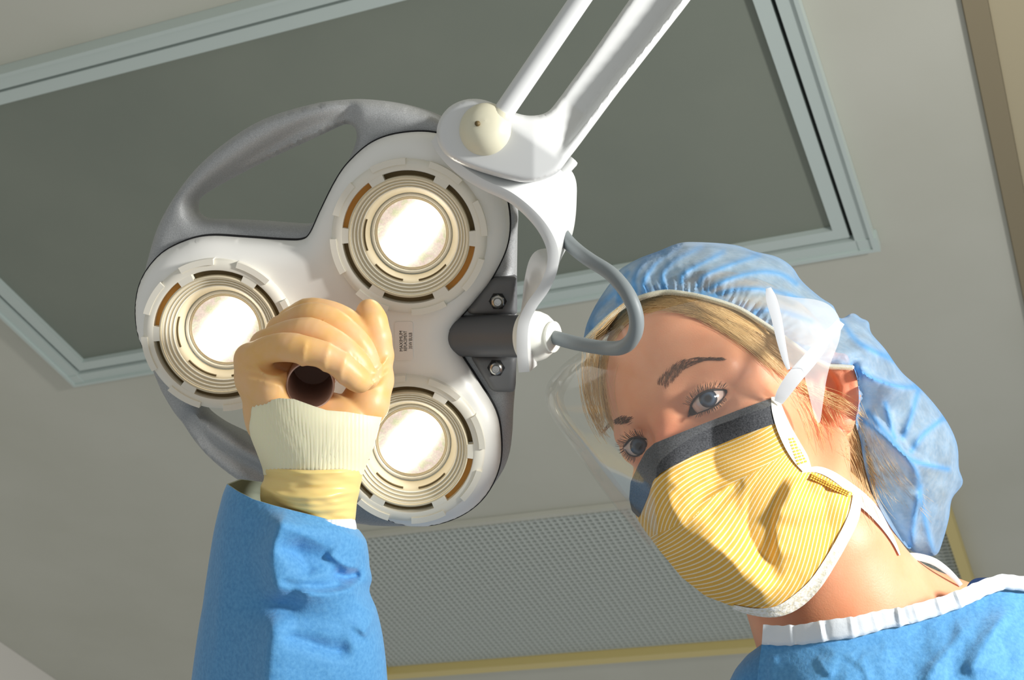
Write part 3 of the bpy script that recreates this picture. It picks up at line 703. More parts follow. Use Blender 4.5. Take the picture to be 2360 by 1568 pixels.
def surfnet(fn, lo, hi, h, blk=14):
    """sparse naive surface nets; fn takes (n,3) float32 millimetres"""
    lo = np.array(lo, float); nb = np.ceil((np.array(hi) - lo) / (h * blk)).astype(int); s = blk * h
    I = np.stack(np.meshgrid(*[np.arange(k) for k in nb], indexing='ij'), -1).reshape(-1, 3)
    cd_ = fn(f32(lo + (I + .5) * s)); I = I[np.abs(cd_) < s * .95 + 2]
    g = np.stack(np.meshgrid(*[np.arange(blk + 1)] * 3, indexing='ij'), -1).reshape(-1, 3); n1 = blk + 1
    cells, verts, edges = [], [], []; G = (nb * blk + 3).astype(np.int64)
    cid = lambda c: (c[:, 0] * G[1] + c[:, 1]) * G[2] + c[:, 2]
    off = np.array([[(c >> 0) & 1, (c >> 1) & 1, (c >> 2) & 1] for c in range(8)])
    for s0 in range(0, len(I), 60):
        Ib = I[s0:s0 + 60]
        idx = (Ib[:, None] * blk + g[None]); Fv = fn(f32(lo + idx.reshape(-1, 3) * h)).reshape(len(Ib), n1, n1, n1)
        C = np.stack([Fv[:, a:a + blk, b:b + blk, c:c + blk] for a, b, c in off], -1)
        neg = C < 0; mix = neg.any(-1) & ~neg.all(-1); w_ = np.argwhere(mix)
        if not len(w_): continue
        cv = C[mix].astype(float); acc = np.zeros((len(cv), 3)); cnt = np.zeros(len(cv))
        for i in range(8):
            for b in range(3):
                j = i | (1 << b)
                if j == i: continue
                a_, b_ = cv[:, i], cv[:, j]; m_ = (a_ < 0) != (b_ < 0); t = np.where(m_, a_ / np.where(m_, a_ - b_, 1), 0)
                p = off[i] + (off[j] - off[i]) * t[:, None]; acc[m_] += p[m_]; cnt += m_
        base = Ib[w_[:, 0]] * blk + w_[:, 1:]; cells.append(cid(base + 1)); verts.append(lo + (base + acc / cnt[:, None]) * h)
        for b in range(3):
            sl = [slice(0, blk)] * 3; s2 = list(sl); s2[b] = slice(1, blk + 1)
            A = Fv[:, sl[0], sl[1], sl[2]] < 0; Bn = Fv[:, s2[0], s2[1], s2[2]] < 0
            e = np.argwhere(A != Bn)
            if len(e):
                p = Ib[e[:, 0]] * blk + e[:, 1:] + 1; edges.append((b, p, A[tuple(e.T)]))
    cells = np.concatenate(cells); verts = np.concatenate(verts); o = np.argsort(cells); cells, verts = cells[o], verts[o]
    Fq = []
    for b, p, sg in edges:
        u = np.zeros(3, int); u[(b + 1) % 3] = 1; v = np.zeros(3, int); v[(b + 2) % 3] = 1
        q = np.stack([cid(p), cid(p - u), cid(p - u - v), cid(p - v)], 1); k = np.searchsorted(cells, q); k = np.clip(k, 0, len(cells) - 1)
        ok = (cells[k] == q).all(1); k = k[ok]; s_ = sg[ok]; k[~s_] = k[~s_][:, ::-1]; Fq.append(k)
    return verts, np.concatenate(Fq)
def march(P0, fn, d0=.80, n=70, hi=1.3):
    """photo pixels -> depth of first hit of fn"""
    P0 = np.asarray(P0, float); D = cc(P0[:, 0], P0[:, 1], 1.0); L = np.linalg.norm(D, axis=1); t = np.full(len(P0), d0)
    for _ in range(n):
        s = fn(f32(D * t[:, None] * 1000)); t = np.minimum(t + .85 * s / 1000 / L, hi)
    return t

# ---- materials
def _skin(nt, b):
    tc = N(nt, 'ShaderNodeTexCoord'); n = N(nt, 'ShaderNodeTexNoise'); n.inputs['Scale'].default_value = 26; n.inputs['Detail'].default_value = 6
    r = N(nt, 'ShaderNodeValToRGB'); r.color_ramp.elements[0].position = .3; r.color_ramp.elements[1].position = .7
    r.color_ramp.elements[0].color = (*srgb(234, 158, 116), 1); r.color_ramp.elements[1].color = (*srgb(243, 176, 138), 1)
    at = N(nt, 'ShaderNodeAttribute', attribute_name='flush'); mx = N(nt, 'ShaderNodeMix', data_type='RGBA'); mx.inputs['B'].default_value = (*srgb(222, 112, 84), 1)
    nt.links.new(tc.outputs['Object'], n.inputs['Vector']); nt.links.new(n.outputs[0], r.inputs[0]); nt.links.new(r.outputs[0], mx.inputs['A'])
    nt.links.new(at.outputs['Fac'], mx.inputs['Factor']); nt.links.new(mx.outputs['Result'], b.inputs['Base Color'])
    n2 = N(nt, 'ShaderNodeTexNoise'); n2.inputs['Scale'].default_value = 900; n2.inputs['Detail'].default_value = 3
    bp = N(nt, 'ShaderNodeBump'); bp.inputs['Strength'].default_value = .22; bp.inputs['Distance'].default_value = .0005
    nt.links.new(tc.outputs['Object'], n2.inputs['Vector']); nt.links.new(n2.outputs[0], bp.inputs['Height']); nt.links.new(bp.outputs[0], b.inputs['Normal'])
M_skin = mat('skin', srgb(230, 170, 134), .46, sss=.35, sssr=(1, .35, .2), spec=.42, build=_skin)
M_hair = mat('blond hair', srgb(206, 172, 118), .42, build=noise_col(srgb(160, 114, 62), srgb(222, 180, 120), 60, .3, .7, 4))
M_strand = mat('blond strands', srgb(236, 202, 146), .38)
M_brow = mat('brown brow hair', srgb(104, 70, 42), .6)
M_lash = mat('dark lashes', srgb(30, 20, 16), .6)

person = empty('person', W(1700, 1500, 1.0) * np.array([1, 1, 0]), 'person in blue gown, cap, yellow mask and clear visor, leaning over and gripping the lamp', 'person')
lo, hi = mm(1300, 500, 1.2), mm(2500, 2000, .85)
V, F = surfnet(lambda P: body_sdf(P), np.array([-235, -640, -1150.]), np.array([480, 130, -850.]), 1.7)
PXV = topx(V)
ob = mk('body', c2w(V / 1000), F, M_skin, person)
fl = np.zeros(len(V))                                              # natural redness: ear, nose, cheeks, eyelids
fl += .55 * np.exp(-(((V - EARC) ** 2).sum(1)) / 30 ** 2); fl += .5 * np.exp(-((V - H(0, 22, -18)) ** 2).sum(1) / 20 ** 2)
fl += .25 * np.exp(-((V - H(45, -20, -30)) ** 2).sum(1) / 30 ** 2)
at = ob.data.attributes.new('flush', 'FLOAT', 'POINT'); at.data.foreach_set('value', np.clip(fl, 0, 1).astype(np.float32))

# ---- eyes
def _eye(nt, b):
    uv = N(nt, 'ShaderNodeUVMap'); s = N(nt, 'ShaderNodeSeparateXYZ'); nt.links.new(uv.outputs[0], s.inputs[0])
    r = N(nt, 'ShaderNodeValToRGB'); cr = r.color_ramp
    cr.elements[0].position = 0; cr.elements[0].color = (.004, .004, .005, 1); cr.elements[1].position = 1; cr.elements[1].color = (*srgb(225, 205, 195), 1)
    for p, c in ((.155, (.005, .005, .006)), (.17, srgb(34, 42, 52)), (.30, srgb(70, 86, 104)), (.43, srgb(42, 52, 66)), (.49, srgb(20, 24, 30)), (.54, srgb(206, 190, 182)), (.8, srgb(206, 178, 166))):
        e = cr.elements.new(p); e.color = (*c, 1)
    n = N(nt, 'ShaderNodeTexNoise'); n.inputs['Scale'].default_value = 40; mp = N(nt, 'ShaderNodeMapping'); mp.inputs['Scale'].default_value = (.06, 1, 1)
    nt.links.new(uv.outputs[0], mp.inputs[0]); nt.links.new(mp.outputs[0], n.inputs['Vector'])
    ad = N(nt, 'ShaderNodeMath', operation='MULTIPLY_ADD'); ad.inputs[1].default_value = .06; nt.links.new(n.outputs[0], ad.inputs[0]); nt.links.new(s.outputs[0], ad.inputs[2])
    sb = N(nt, 'ShaderNodeMath', operation='SUBTRACT'); sb.inputs[1].default_value = .03; nt.links.new(ad.outputs[0], sb.inputs[0])
    nt.links.new(sb.outputs[0], r.inputs[0]); nt.links.new(r.outputs[0], b.inputs['Base Color'])
M_eye = mat('eye', (.8, .8, .8), .1, spec=.35, coat=.45, build=_eye)
for nm in ('left', 'right'):
    e = EYE[nm]; g_ = e['g']; u = np.cross(g_, [0, 1, 0]); u /= np.linalg.norm(u); v = np.cross(u, g_)
    al = np.linspace(0, math.pi, 60); be = np.linspace(0, 2 * np.pi, 64, endpoint=False)
    V = []; UV = []
    for a in al:
        r = 11.9 + .9 * math.exp(-(a / .42) ** 4)
        V.append(e['c'] + r * (math.cos(a) * g_ + math.sin(a) * (np.cos(be)[:, None] * u + np.sin(be)[:, None] * v))); UV.append(np.stack([np.full(64, a), be / 6.283], 1))
    V = np.concatenate(V); F = np.array([(i * 64 + j, (i + 1) * 64 + j, (i + 1) * 64 + (j + 1) % 64, i * 64 + (j + 1) % 64) for i in range(59) for j in range(64)])
    mk('eye', c2w(V / 1000), F, M_eye, person, uv=np.concatenate(UV), label='blue-grey eye')

# ---- hairs: many fine tapered strands as one mesh
def strands(name, paths, r, m, parent, sides=3, **kw):
    Vs, Fs, o = [], [], 0
    for P in paths:
        P = np.asarray(P); k = len(P); T, U, B2 = frames(P); a = np.arange(sides) * 2 * np.pi / sides
        rad = r * np.sin(np.clip(np.linspace(.25, 3.05, k), 0, math.pi)) ** .5
        V = (P[:, None] + rad[:, None, None] * (np.cos(a)[None, :, None] * U[:, None] + np.sin(a)[None, :, None] * B2[:, None])).reshape(-1, 3)
        i, j = np.meshgrid(np.arange(k - 1), np.arange(sides), indexing='ij'); i, j = i.ravel(), j.ravel()
        Fs.append(np.stack([i * sides + j, i * sides + (j + 1) % sides, (i + 1) * sides + (j + 1) % sides, (i + 1) * sides + j], 1) + o); Vs.append(V); o += len(V)
    return mk(name, np.concatenate(Vs), np.concatenate(Fs), m, parent, **kw)
hb = lambda P: body_sdf(P, False)
# eyebrows: short hairs leaning along the brow
def brow(spine, n, seed):
    rg = np.random.default_rng(seed); sp = spline(spine, 12); L = []
    sp2 = resample(sp, 1.0)
    for i in range(n):
        t = rg.uniform(0, 1); k = min(int(t * (len(sp2) - 1)), len(sp2) - 4); p = sp2[k, :2]; tg = sp2[k + 3, :2] - sp2[k, :2]; tg = tg / np.linalg.norm(tg); w_ = sp2[k, 2]
        nn = np.array([-tg[1], tg[0]]); o = rg.uniform(-1, 1) * w_ / 2; up = -.9 * (1 - t) ** 1.5 + rg.normal(0, .12) - .25 * o / max(w_, 1)
        dr = tg * math.cos(up) + nn * math.sin(up); ln = rg.uniform(13, 22) * (1 - .35 * t)
        L.append([p + nn * o + dr * ln * s + nn * 2.2 * s * s for s in (0, .33, .66, 1)])
    Q = np.array(L); dep = march(Q.reshape(-1, 2), hb).reshape(n, 4) - np.array([-.0002, .0004, .0006, .0005]) * 1.0
    return [W(q[:, 0], q[:, 1], dd) for q, dd in zip(Q, dep)]
LB = brow([(1522, 894, 26), (1545, 872, 26), (1568, 848, 22), (1592, 836, 16), (1625, 828, 9), (1664, 827, 4)], 330, 1)
RB = brow([(1460, 968, 15), (1442, 964, 16), (1424, 968, 13), (1406, 978, 9), (1393, 994, 5)], 190, 2)
strands('eyebrow', LB, .00016, M_brow, person); strands('eyebrow', RB, .00016, M_brow, person)
# lashes and lid line
def lashes(lid, drs, n, ln, seed, eye):
    rg = np.random.default_rng(seed); sp = resample(spline(lid, 10), .5); out = []; c = EYE[eye]['c']
    for i in range(n):
        t = (i + rg.uniform(0, .8)) / n; p = sp[min(int(t * (len(sp) - 1)), len(sp) - 1)]; a = np.interp(t, np.linspace(0, 1, len(drs)), drs) + rg.normal(0, 7); a = math.radians(a)
        l_ = ln * rg.uniform(.7, 1.15); q0 = p; dr = np.array([math.cos(a), -math.sin(a)]); sd = np.array([dr[1], -dr[0]]) * .18
        P = np.array([q0 + dr * l_ * s + sd * l_ * s * (1 - s) for s in (0, .35, .7, 1)])
        out.append((p, P, l_))
    d0 = march([o_[0] for o_ in out], lambda X: np.minimum(hb(X), sph(X, c, 12.4)), .86, 50) - .0006
    return [W(P[:, 0], P[:, 1], d_ - np.array([0, .003, .0055, .007]) * (l_ / 26)) for (p, P, l_), d_ in zip(out, d0)]
LL = lashes([(1589, 948), (1594, 932), (1604, 917), (1622, 904), (1644, 898), (1668, 898)], [168, 150, 120, 98, 72, 45], 46, 20, 3, 'left')
LL += lashes([(1606, 955), (1632, 944), (1652, 934), (1670, 916)], [-120, -80, -55, -30], 30, 10, 4, 'left')
RL = lashes([(1484, 1009), (1466, 1007), (1452, 1013), (1437, 1030)], [110, 125, 150, 175], 28, 22, 5, 'right') + lashes([(1437, 1032), (1449, 1048), (1466, 1053)], [200, 235, 265], 20, 15, 6, 'right')
strands('eyelashes', LL, .00019, M_lash, person); strands('eyelashes', RL, .00019, M_lash, person)
def lidline(L, w, nm, nudge):
    sp = resample(spline(L, 8), 2.0); c = EYE[nm]['c']; d = march(sp, lambda X: np.minimum(hb(X), sph(X, c, 12.4))) - nudge
    return tube_geo(W(sp[:, 0], sp[:, 1], d), w * np.sin(np.linspace(.25, 2.9, len(sp))) ** .5, 8)
for nm, L1, L2 in (('left', [(1587, 954), (1592, 936), (1603, 918), (1621, 905), (1644, 899), (1674, 899)], [(1590, 960), (1608, 953), (1634, 943), (1654, 931), (1672, 912)]), ('right', [(1490, 1013), (1466, 1009), (1452, 1014), (1437, 1031)], [(1440, 1036), (1450, 1048), (1466, 1052), (1482, 1044)])):
    q = MB(); q.add(*lidline(L1, .00075, nm, .0)); q.add(*lidline(L2, .0004, nm, .0)); q.build('eyeliner', M_lash, person)

# ---- hair under the cap (head-shaped shell behind the hairline) + loose strands
def hair_sdf(P, both=False):
    Q = f32(Hc(P)); d = ell(Q, (0, -80, 38), (79, 99, 88)); d = smin(d, cap(Q, (0, -150, -10), (0, -150, -60), 46, 34), 40)
    sk = body_sdf(P, False); 
    # hairline
    n1 = f32([0, -.42, .907]); n1 /= np.linalg.norm(n1)
    y = Q[:, 1]; x = np.abs(Q[:, 0]); z = Q[:, 2]
    hl = np.where(x < 40, 80 - .012 * x * x, 80 - 19.2 - 1.5 * (x - 40))
    fr = hl - z + np.clip(-(y + 20), 0, 400) * .0
    side = np.where(z > 22, y + 52, y + 112)                             # behind the temples and ears
    cut = np.minimum(fr, np.maximum(side, -z - 62))
    cut = np.maximum(cut, 27 - np.sqrt(((P - f32(EARC)) ** 2).sum(1)))
    t = np.clip(-cut / 16, 0, 1); d = np.minimum(d + 7 * (1 - t), sk - .1 - 3.2 * t)
    d = smax(d, f32(cut), 1)
    return np.minimum(d, sk) if both else d
V, F = surfnet(hair_sdf, [-40, -260, -1190], [330, 90, -900], 2.4)
hair = mk('hair', c2w(V / 1000), F, M_hair, person)
def strokes(lines, n, spread, seed, lift, fn, jl=.25, steps=9):
    rg = np.random.default_rng(seed); out = []; Q = []; Lf = []
    for i in range(n):
        L = lines[rg.integers(len(lines))] if len(lines) > 1 else lines[0]; S_ = spline(L, 6); t0 = rg.uniform(0, jl); t1 = 1 - rg.uniform(0, jl)
        s = np.linspace(t0, t1, steps) * (len(S_) - 1); p = np.stack([np.interp(s, np.arange(len(S_)), S_[:, k]) for k in (0, 1)], 1)
        o = rg.normal(0, spread, 2); bend = rg.normal(0, spread * .6, 2); p = p + o + bend * np.linspace(-1, 1, steps)[:, None] ** 2 * rg.choice([-1, 1])
        Q.append(p); Lf.append(rg.uniform(.2, 1) * lift)
    Q = np.array(Q); dep = march(Q.reshape(-1, 2), fn, .86, 36).reshape(n, steps)
    k = np.array([.25, .5, .25])
    for i in range(n):
        d = dep[i].copy(); d = np.minimum(d, np.convolve(np.pad(d, 1, 'edge'), k, 'valid')); d = np.where(d > 1.25, np.median(d[d < 1.25]) if (d < 1.25).any() else 1.0, d)
        out.append(W(Q[i][:, 0], Q[i][:, 1], d - Lf[i] - .0006))
    return out
hs_ = lambda P: hair_sdf(P, True)
ST = strokes([[(1530, 690), (1600, 700), (1680, 735), (1760, 790), (1830, 845)], [(1500, 692), (1570, 694), (1650, 722), (1740, 790), (1810, 865)], [(1600, 705), (1690, 760), (1760, 815), (1815, 870)], [(1560, 690), (1660, 715), (1750, 765), (1850, 840)]], 700, 8, 11, .0016, hs_)
ST += strokes([[(1470, 694), (1520, 690), (1580, 696), (1650, 722)], [(1480, 698), (1540, 700), (1600, 712), (1680, 752), (1750, 800)], [(1530, 700), (1620, 724), (1700, 770), (1790, 838)]], 260, 7, 19, .001, hs_)
ST += strokes([[(1480, 690), (1430, 720), (1390, 760), (1362, 800)], [(1500, 690), (1440, 735), (1400, 775)], [(1450, 712), (1400, 760), (1368, 790)]], 260, 6, 12, .0016, hs_)
ST += strokes([[(1366, 800), (1352, 860), (1360, 930), (1384, 985), (1400, 1010)], [(1385, 800), (1378, 870), (1388, 940), (1400, 985)], [(1375, 790), (1372, 860), (1384, 920)]], 230, 9, 13, .002, hs_)
ST += strokes([[(1800, 850), (1850, 880), (1900, 910), (1960, 940), (2000, 975)], [(1830, 870), (1880, 893), (1940, 915), (2005, 960)], [(1820, 870), (1860, 900), (1920, 925), (1975, 960)]], 42, 9, 14, .006, hs_)
ST += strokes([[(1830, 900), (1860, 960), (1890, 1040)], [(1880, 890), (1920, 930), (1950, 1000)], [(1850, 880), (1890, 950), (1915, 1010)]], 36, 12, 15, .002, hs_)
ST += strokes([[(1960, 1000), (1985, 1060), (2010, 1140), (2040, 1200)], [(1985, 960), (2030, 1040), (2075, 1110), (2140, 1180)], [(1975, 980), (2005, 1060), (2060, 1130)]], 110, 14, 16, .004, lambda P: np.minimum(hs_(P), P[:, 2] + 1035))
ST += strokes([[(1740, 752), (1800, 795), (1850, 828), (1905, 856)], [(1760, 780), (1815, 822), (1870, 850)], [(1790, 790), (1840, 822), (1900, 850)]], 260, 6, 23, .002, hs_)
strands('loose_hair', ST, .00016, M_strand, person)

# ---- glove: five fingers closed round the handle, inner knitted cuff, rolled latex cuff
def glove_sdf(P):
    d = hand_sdf(P)
    q = topx(P.astype(float))
    # latex wrinkles
    wr = f32(onesided(q, [([(566, 818), (596, 850), (622, 868), (660, 860), (704, 850), (760, 868)], 1.0, 9, 5), ([(548, 842), (590, 856), (640, 868), (668, 876)], .9, 7, 4), ([(552, 866), (600, 878), (655, 892)], .8, 7, 4),
        ([(855, 868), (878, 846), (899, 814)], .9, 6, 4), ([(850, 892), (880, 870), (900, 846)], .9, 6, 4), ([(686, 872), (696, 838), (702, 806), (706, 776)], .5, 6, 10), ([(742, 880), (748, 844), (756, 808), (764, 780)], .5, 6, 10), ([(782, 896), (786, 862), (796, 828), (806, 800)], .6, 7, 9)]))
    rg = f32(vnoise(P / 5.5, 3)) * .12 + f32(vnoise(P / 14, 5)) * .25
    d = d - wr * 1.7 - rg
    return smax(d, f32((q[:, 1] - 1100) * .27), 1)
def _glove(nt, b):
    tc = N(nt, 'ShaderNodeTexCoord'); n = N(nt, 'ShaderNodeTexNoise'); n.inputs['Scale'].default_value = 55; n.inputs['Detail'].default_value = 4
    r = N(nt, 'ShaderNodeValToRGB'); r.color_ramp.elements[0].position = .32; r.color_ramp.elements[1].position = .68
    r.color_ramp.elements[0].color = (*srgb(238, 190, 118), 1); r.color_ramp.elements[1].color = (*srgb(240, 196, 150), 1)
    nt.links.new(tc.outputs['Object'], n.inputs['Vector']); nt.links.new(n.outputs[0], r.inputs[0]); nt.links.new(r.outputs[0], b.inputs['Base Color'])
M_glove = mat('latex over skin', srgb(238, 202, 150), .42, sss=.4, sssr=(1, .6, .25), spec=.4, build=_glove)
V, F = surfnet(glove_sdf, [-190, -110, -1010], [-70, 35, -880], 1.15, 12)
glove = mk('glove', c2w(V / 1000), F, M_glove, person, label='pale yellow latex glove closed round the lamp handle')
# ================================================================== cuffs, sleeve, gown, mask, visor, cap
def ring(L, R, d, hd, fs=None, bs=None, n=192, p=1.0):
    """closed ring through left and right outline points; fs/bs: [(t, dpy)] sag of front/back half, hd half-depth"""
    u = np.linspace(0, 2 * np.pi, n, endpoint=False); t = (1 - np.cos(u)) / 2
    L, R = np.array(L, float), np.array(R, float); b = L + t[:, None] * (R - L); fr = np.sin(u) >= 0
    def sag(s): return 0 if not s else np.interp(t, [0] + [a for a, _ in s] + [1], [0] + [v for _, v in s] + [0])
    y = b[:, 1] + np.where(fr, sag(fs), sag(bs)); sn = np.sin(u); dd = d - hd * np.sign(sn) * np.abs(sn) ** p
    return np.stack([b[:, 0], y, dd], 1)
def ringloft(name, rings, m, parent, sub=6, disp=None, caps=False, pre=None, thick=None, **kw):
    A = np.array(rings); k, n = A.shape[:2]; Q = spline(A.reshape(k, -1), sub).reshape(-1, n, 3)
    if disp is not None:
        q = Q.reshape(-1, 3); u = np.tile(np.linspace(0, 2 * np.pi, n, endpoint=False), len(Q)); w = np.clip(np.sin(u) * 1.6, 0, 1)
        q[:, 2] -= disp(q[:, :2]) * w
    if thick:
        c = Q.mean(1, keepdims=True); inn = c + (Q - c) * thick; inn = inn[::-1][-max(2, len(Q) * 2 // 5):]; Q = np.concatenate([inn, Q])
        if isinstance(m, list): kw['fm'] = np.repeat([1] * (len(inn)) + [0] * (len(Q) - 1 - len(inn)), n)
    return loft(name, [W(*r.T) for r in Q], m, parent, caps=caps, **kw)

# ---- knitted cuff under the glove (ribbed)
M_knit = mat('cream ribbed cuff', srgb(252, 245, 208), .55, sss=.3, sssr=(1, .7, .4))
top_fs = [(.04, -22), (.12, -35), (.25, -44), (.36, -42), (.5, -26), (.6, -16), (.75, -12), (.9, -4)]
kr = [ring((564, 962), (880, 962), .938, .030, top_fs, [(.5, -30)], 220, .8), ring((571, 990), (874, 985), .938, .0315, [(.12, -16), (.3, -20), (.5, -12), (.8, -4)], None, 220, .75), ring((582, 1020), (866, 1015), .939, .0315, None, None, 220, .75), ring((592, 1045), (856, 1045), .940, .031, None, None, 220, .8), ring((604, 1078), (842, 1078), .941, .030, None, None, 220), ring((607, 1095), (836, 1095), .941, .0285, None, None, 220)]
def knit(P): return .00035 * np.sin(P[:, 0] / 9.2 * 2 * np.pi) + .0002 * vnoise(P / 60, 2)
ringloft('knitted_cuff', kr, M_knit, glove, 5, knit, label='cream ribbed wrist cuff showing through the glove')
# ---- rolled latex cuff
M_latex = mat('yellow latex', srgb(250, 220, 144), .38, sss=.3, sssr=(1, .7, .3))
cr_ = [ring((606, 1077), (836, 1079), .941, .0300, [(.2, 4), (.5, 6), (.8, 3)], None, 120), ring((607, 1086), (836, 1088), .941, .0318, [(.2, 5), (.5, 7), (.8, 3)], None, 120), ring((608, 1104), (834, 1106), .942, .0318, [(.5, 8)], None, 120), ring((601, 1120), (830, 1122), .942, .0312, [(.5, 12)], None, 120), ring((600, 1132), (828, 1136), .942, .0325, [(.5, 14)], None, 120), ring((600, 1150), (823, 1158), .943, .0315, [(.5, 16)], None, 120), ring((606, 1172), (820, 1188), .943, .030, [(.5, 10)], None, 120), ring((612, 1195), (818, 1205), .943, .029, [(.5, 5)], None, 120)]
def latex(P): return onesided(P, [([(604, 1118), (640, 1140), (700, 1150), (780, 1142), (828, 1128)], .0026, 5, 10), ([(602, 1122), (650, 1152), (720, 1163), (790, 1155), (826, 1143)], .0024, 5, 9), ([(610, 1135), (660, 1165), (740, 1178), (822, 1165)], .0024, 5, 10), ([(606, 1084), (700, 1092), (836, 1086)], .0009, 3, 7)]) + .0009 * vnoise(P / [30, 9], 4)
ringloft('rolled_cuff', cr_, M_latex, glove, 6, latex, label='wrinkled yellow latex cuff of the glove')

# ---- gown sleeve
def _gown(nt, b):
    noise_col(srgb(68, 140, 196), srgb(90, 160, 212), 420, .3, .7, 6, .5, .0006)(nt, b)
M_gown = mat('blue nonwoven gown', srgb(72, 150, 210), .75, sheen=.25, build=_gown)
M_gwhite = mat('white binding', srgb(224, 230, 234), .7, build=noise_bump(500, .3, .0005))
FS = [(.08, 8), (.2, 14), (.35, 12), (.5, 8), (.7, 2), (.85, -2)]; BS = [(.1, -22), (.25, -32), (.5, -45), (.8, -30)]
sr = [ring((523, 1116), (828, 1222), .955, .046, FS, BS), ring((514, 1138), (838, 1236), .955, .050, FS, BS), ring((508, 1160), (845, 1250), .955, .0525, FS, BS), ring((498, 1200), (850, 1280), .956, .054, FS), ring((490, 1240), (852, 1305), .956, .055), ring((482, 1290), (857, 1335), .957, .055), ring((473, 1350), (852, 1364), .957, .055), ring((467, 1395), (868, 1405), .957, .056), ring((459, 1440), (880, 1455), .958, .057), ring((450, 1500), (888, 1510), .958, .058), ring((441, 1568), (893, 1570), .96, .059),
      ring((425, 1700), (900, 1680), .965, .06), ring((420, 1900), (915, 1850), .97, .062), ring((450, 2250), (930, 2010), .985, .064), ring((620, 2530), (1010, 2070), 1.0, .066), ring((1050, 2560), (1160, 2080), 1.02, .066), ring((1420, 2430), (1380, 1960), 1.04, .066), ring((1720, 2220), (1560, 1730), 1.05, .066)]
def sl_fold(P):
    o = onesided(P, [([(668, 1168), (640, 1230), (628, 1290), (638, 1350), (642, 1400)], .017, 34, 80),
                     ([(642, 1390), (628, 1460), (618, 1568), (612, 1700)], .019, 44, 90),
                     ([(845, 1340), (800, 1362), (740, 1372), (670, 1362)], .010, 14, 40),
                     ([(838, 1312), (790, 1300), (750, 1270)], .007, 26, 12),
                     ([(632, 1256), (690, 1282), (718, 1335)], -.006, 14, 30),
                     ([(640, 1460), (700, 1478), (770, 1500), (820, 1496)], -.0085, 15, 32),
                     ([(830, 1470), (862, 1420), (872, 1400)], .007, 14, 24),
                     ([(500, 1250), (480, 1400), (465, 1560)], -.003, 14, 20), ([(510, 1170), (505, 1350), (490, 1560)], .003, 14, 22)])
    o += ridges(P, [([(690, 1270), (760, 1290), (820, 1300)], -.006, 26), ([(780, 1326), (800, 1330), (818, 1326)], -.011, 14), ([(660, 1345), (720, 1352), (780, 1350)], -.0025, 9)])
    o += .0012 * vnoise(P / 70, 8) + .0002 * vnoise(P / 14, 9)
    hw = np.clip((P[:, 0] - 440) / 120, 0, 1) * np.clip((905 - P[:, 0]) / 40, 0, 1)
    return o * hw

# gown front: patch from the neckline down, closed behind
GO = [(1756, 1482), (1800, 1488), (1850, 1486), (1910, 1477), (1970, 1468), (2040, 1448), (2080, 1438), (2130, 1415), (2170, 1400), (2220, 1382), (2270, 1357), (2310, 1345), (2360, 1348), (2470, 1375), (2640, 1440), (2820, 1640), (2880, 2250), (2300, 2450), (1640, 2420), (1590, 2150), (1690, 1800), (1735, 1640), (1745, 1568), (1750, 1525)]
gd = tps([(1757, 1465, .945), (1757, 1485, .944), (1850, 1480, .930), (1910, 1470, .925), (2040, 1445, .928), (2170, 1395, .942), (2280, 1350, .955), (2360, 1345, .962), (2640, 1440, .99), (2880, 2250, 1.0), (1740, 1640, .93), (1690, 1800, .94), (1590, 2150, .97), (1850, 1600, .905), (2050, 1600, .895), (2250, 1500, .912), (2360, 1450, .925), (2300, 1700, .885), (2100, 1900, .87), (2500, 1900, .90), (1640, 2420, .98), (2300, 2450, .93)])
go = resample(np.array(GO, float), 12, True); P, T, d, B = fill(go, h=8)
def gfold(P):
    return onesided(P, [([(1880, 1510), (1900, 1545), (1925, 1560)], .002, 5, 12), ([(2230, 1420), (2200, 1480), (2150, 1540), (2120, 1600)], .004, 16, 30), ([(2330, 1400), (2270, 1480), (2230, 1568)], .005, 20, 34), ([(1790, 1500), (1775, 1540), (1770, 1600)], .002, 8, 16), ([(1930, 1500), (1990, 1540), (2000, 1590)], .0018, 6, 14)]) + .0012 * vnoise(P / 40, 21) + .0005 * vnoise(P / 13, 22)
fd = gd(P) - gfold(P) * np.clip(d / 30, 0.15, 1); sk = march(P, hb, .8, 50); fd = np.minimum(fd, sk - .004)
lft = np.clip((1800 - P[:, 0]) / 60, 0, 1)
gown = solid('gown', P, T, B, W(P[:, 0], P[:, 1], fd), W(P[:, 0], P[:, 1], fd + .0015), M_gown, person, label='sky-blue nonwoven surgical gown')
gf = lambda P: np.minimum(gd(P), march(P, hb, .8, 50) - .004)
# back of the gown and her right shoulder
SO = [(1755, 1486), (1722, 1510), (1695, 1542), (1676, 1580), (1650, 1660), (1600, 1800), (1560, 2000), (1600, 2150), (1800, 2100), (1850, 1700), (1840, 1560), (1800, 1500)]
P2, T2, d2, B2 = fill(resample(np.array(SO, float), 10, True), h=12); t = np.clip(d2 / 60, 0, 1)
sd = tps([(1755, 1486, .985), (1695, 1542, .99), (1600, 1800, .99), (1560, 2000, .985), (1850, 1700, .97), (1800, 1500, .97), (1800, 2100, .97)])(P2)
sd = sd - .020 * np.sqrt(np.clip(1 - (1 - t) ** 2, 0, 1)) - .001 * vnoise(P2 / 30, 5)
solid('shoulder_panel', P2, T2, B2, W(P2[:, 0], P2[:, 1], sd), W(P2[:, 0], P2[:, 1], sd + .12 * t + .002), M_gown, gown)
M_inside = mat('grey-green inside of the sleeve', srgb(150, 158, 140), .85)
ringloft('sleeve', sr, [M_gown, M_inside], gown, 9, sl_fold, thick=.975, angle=70)
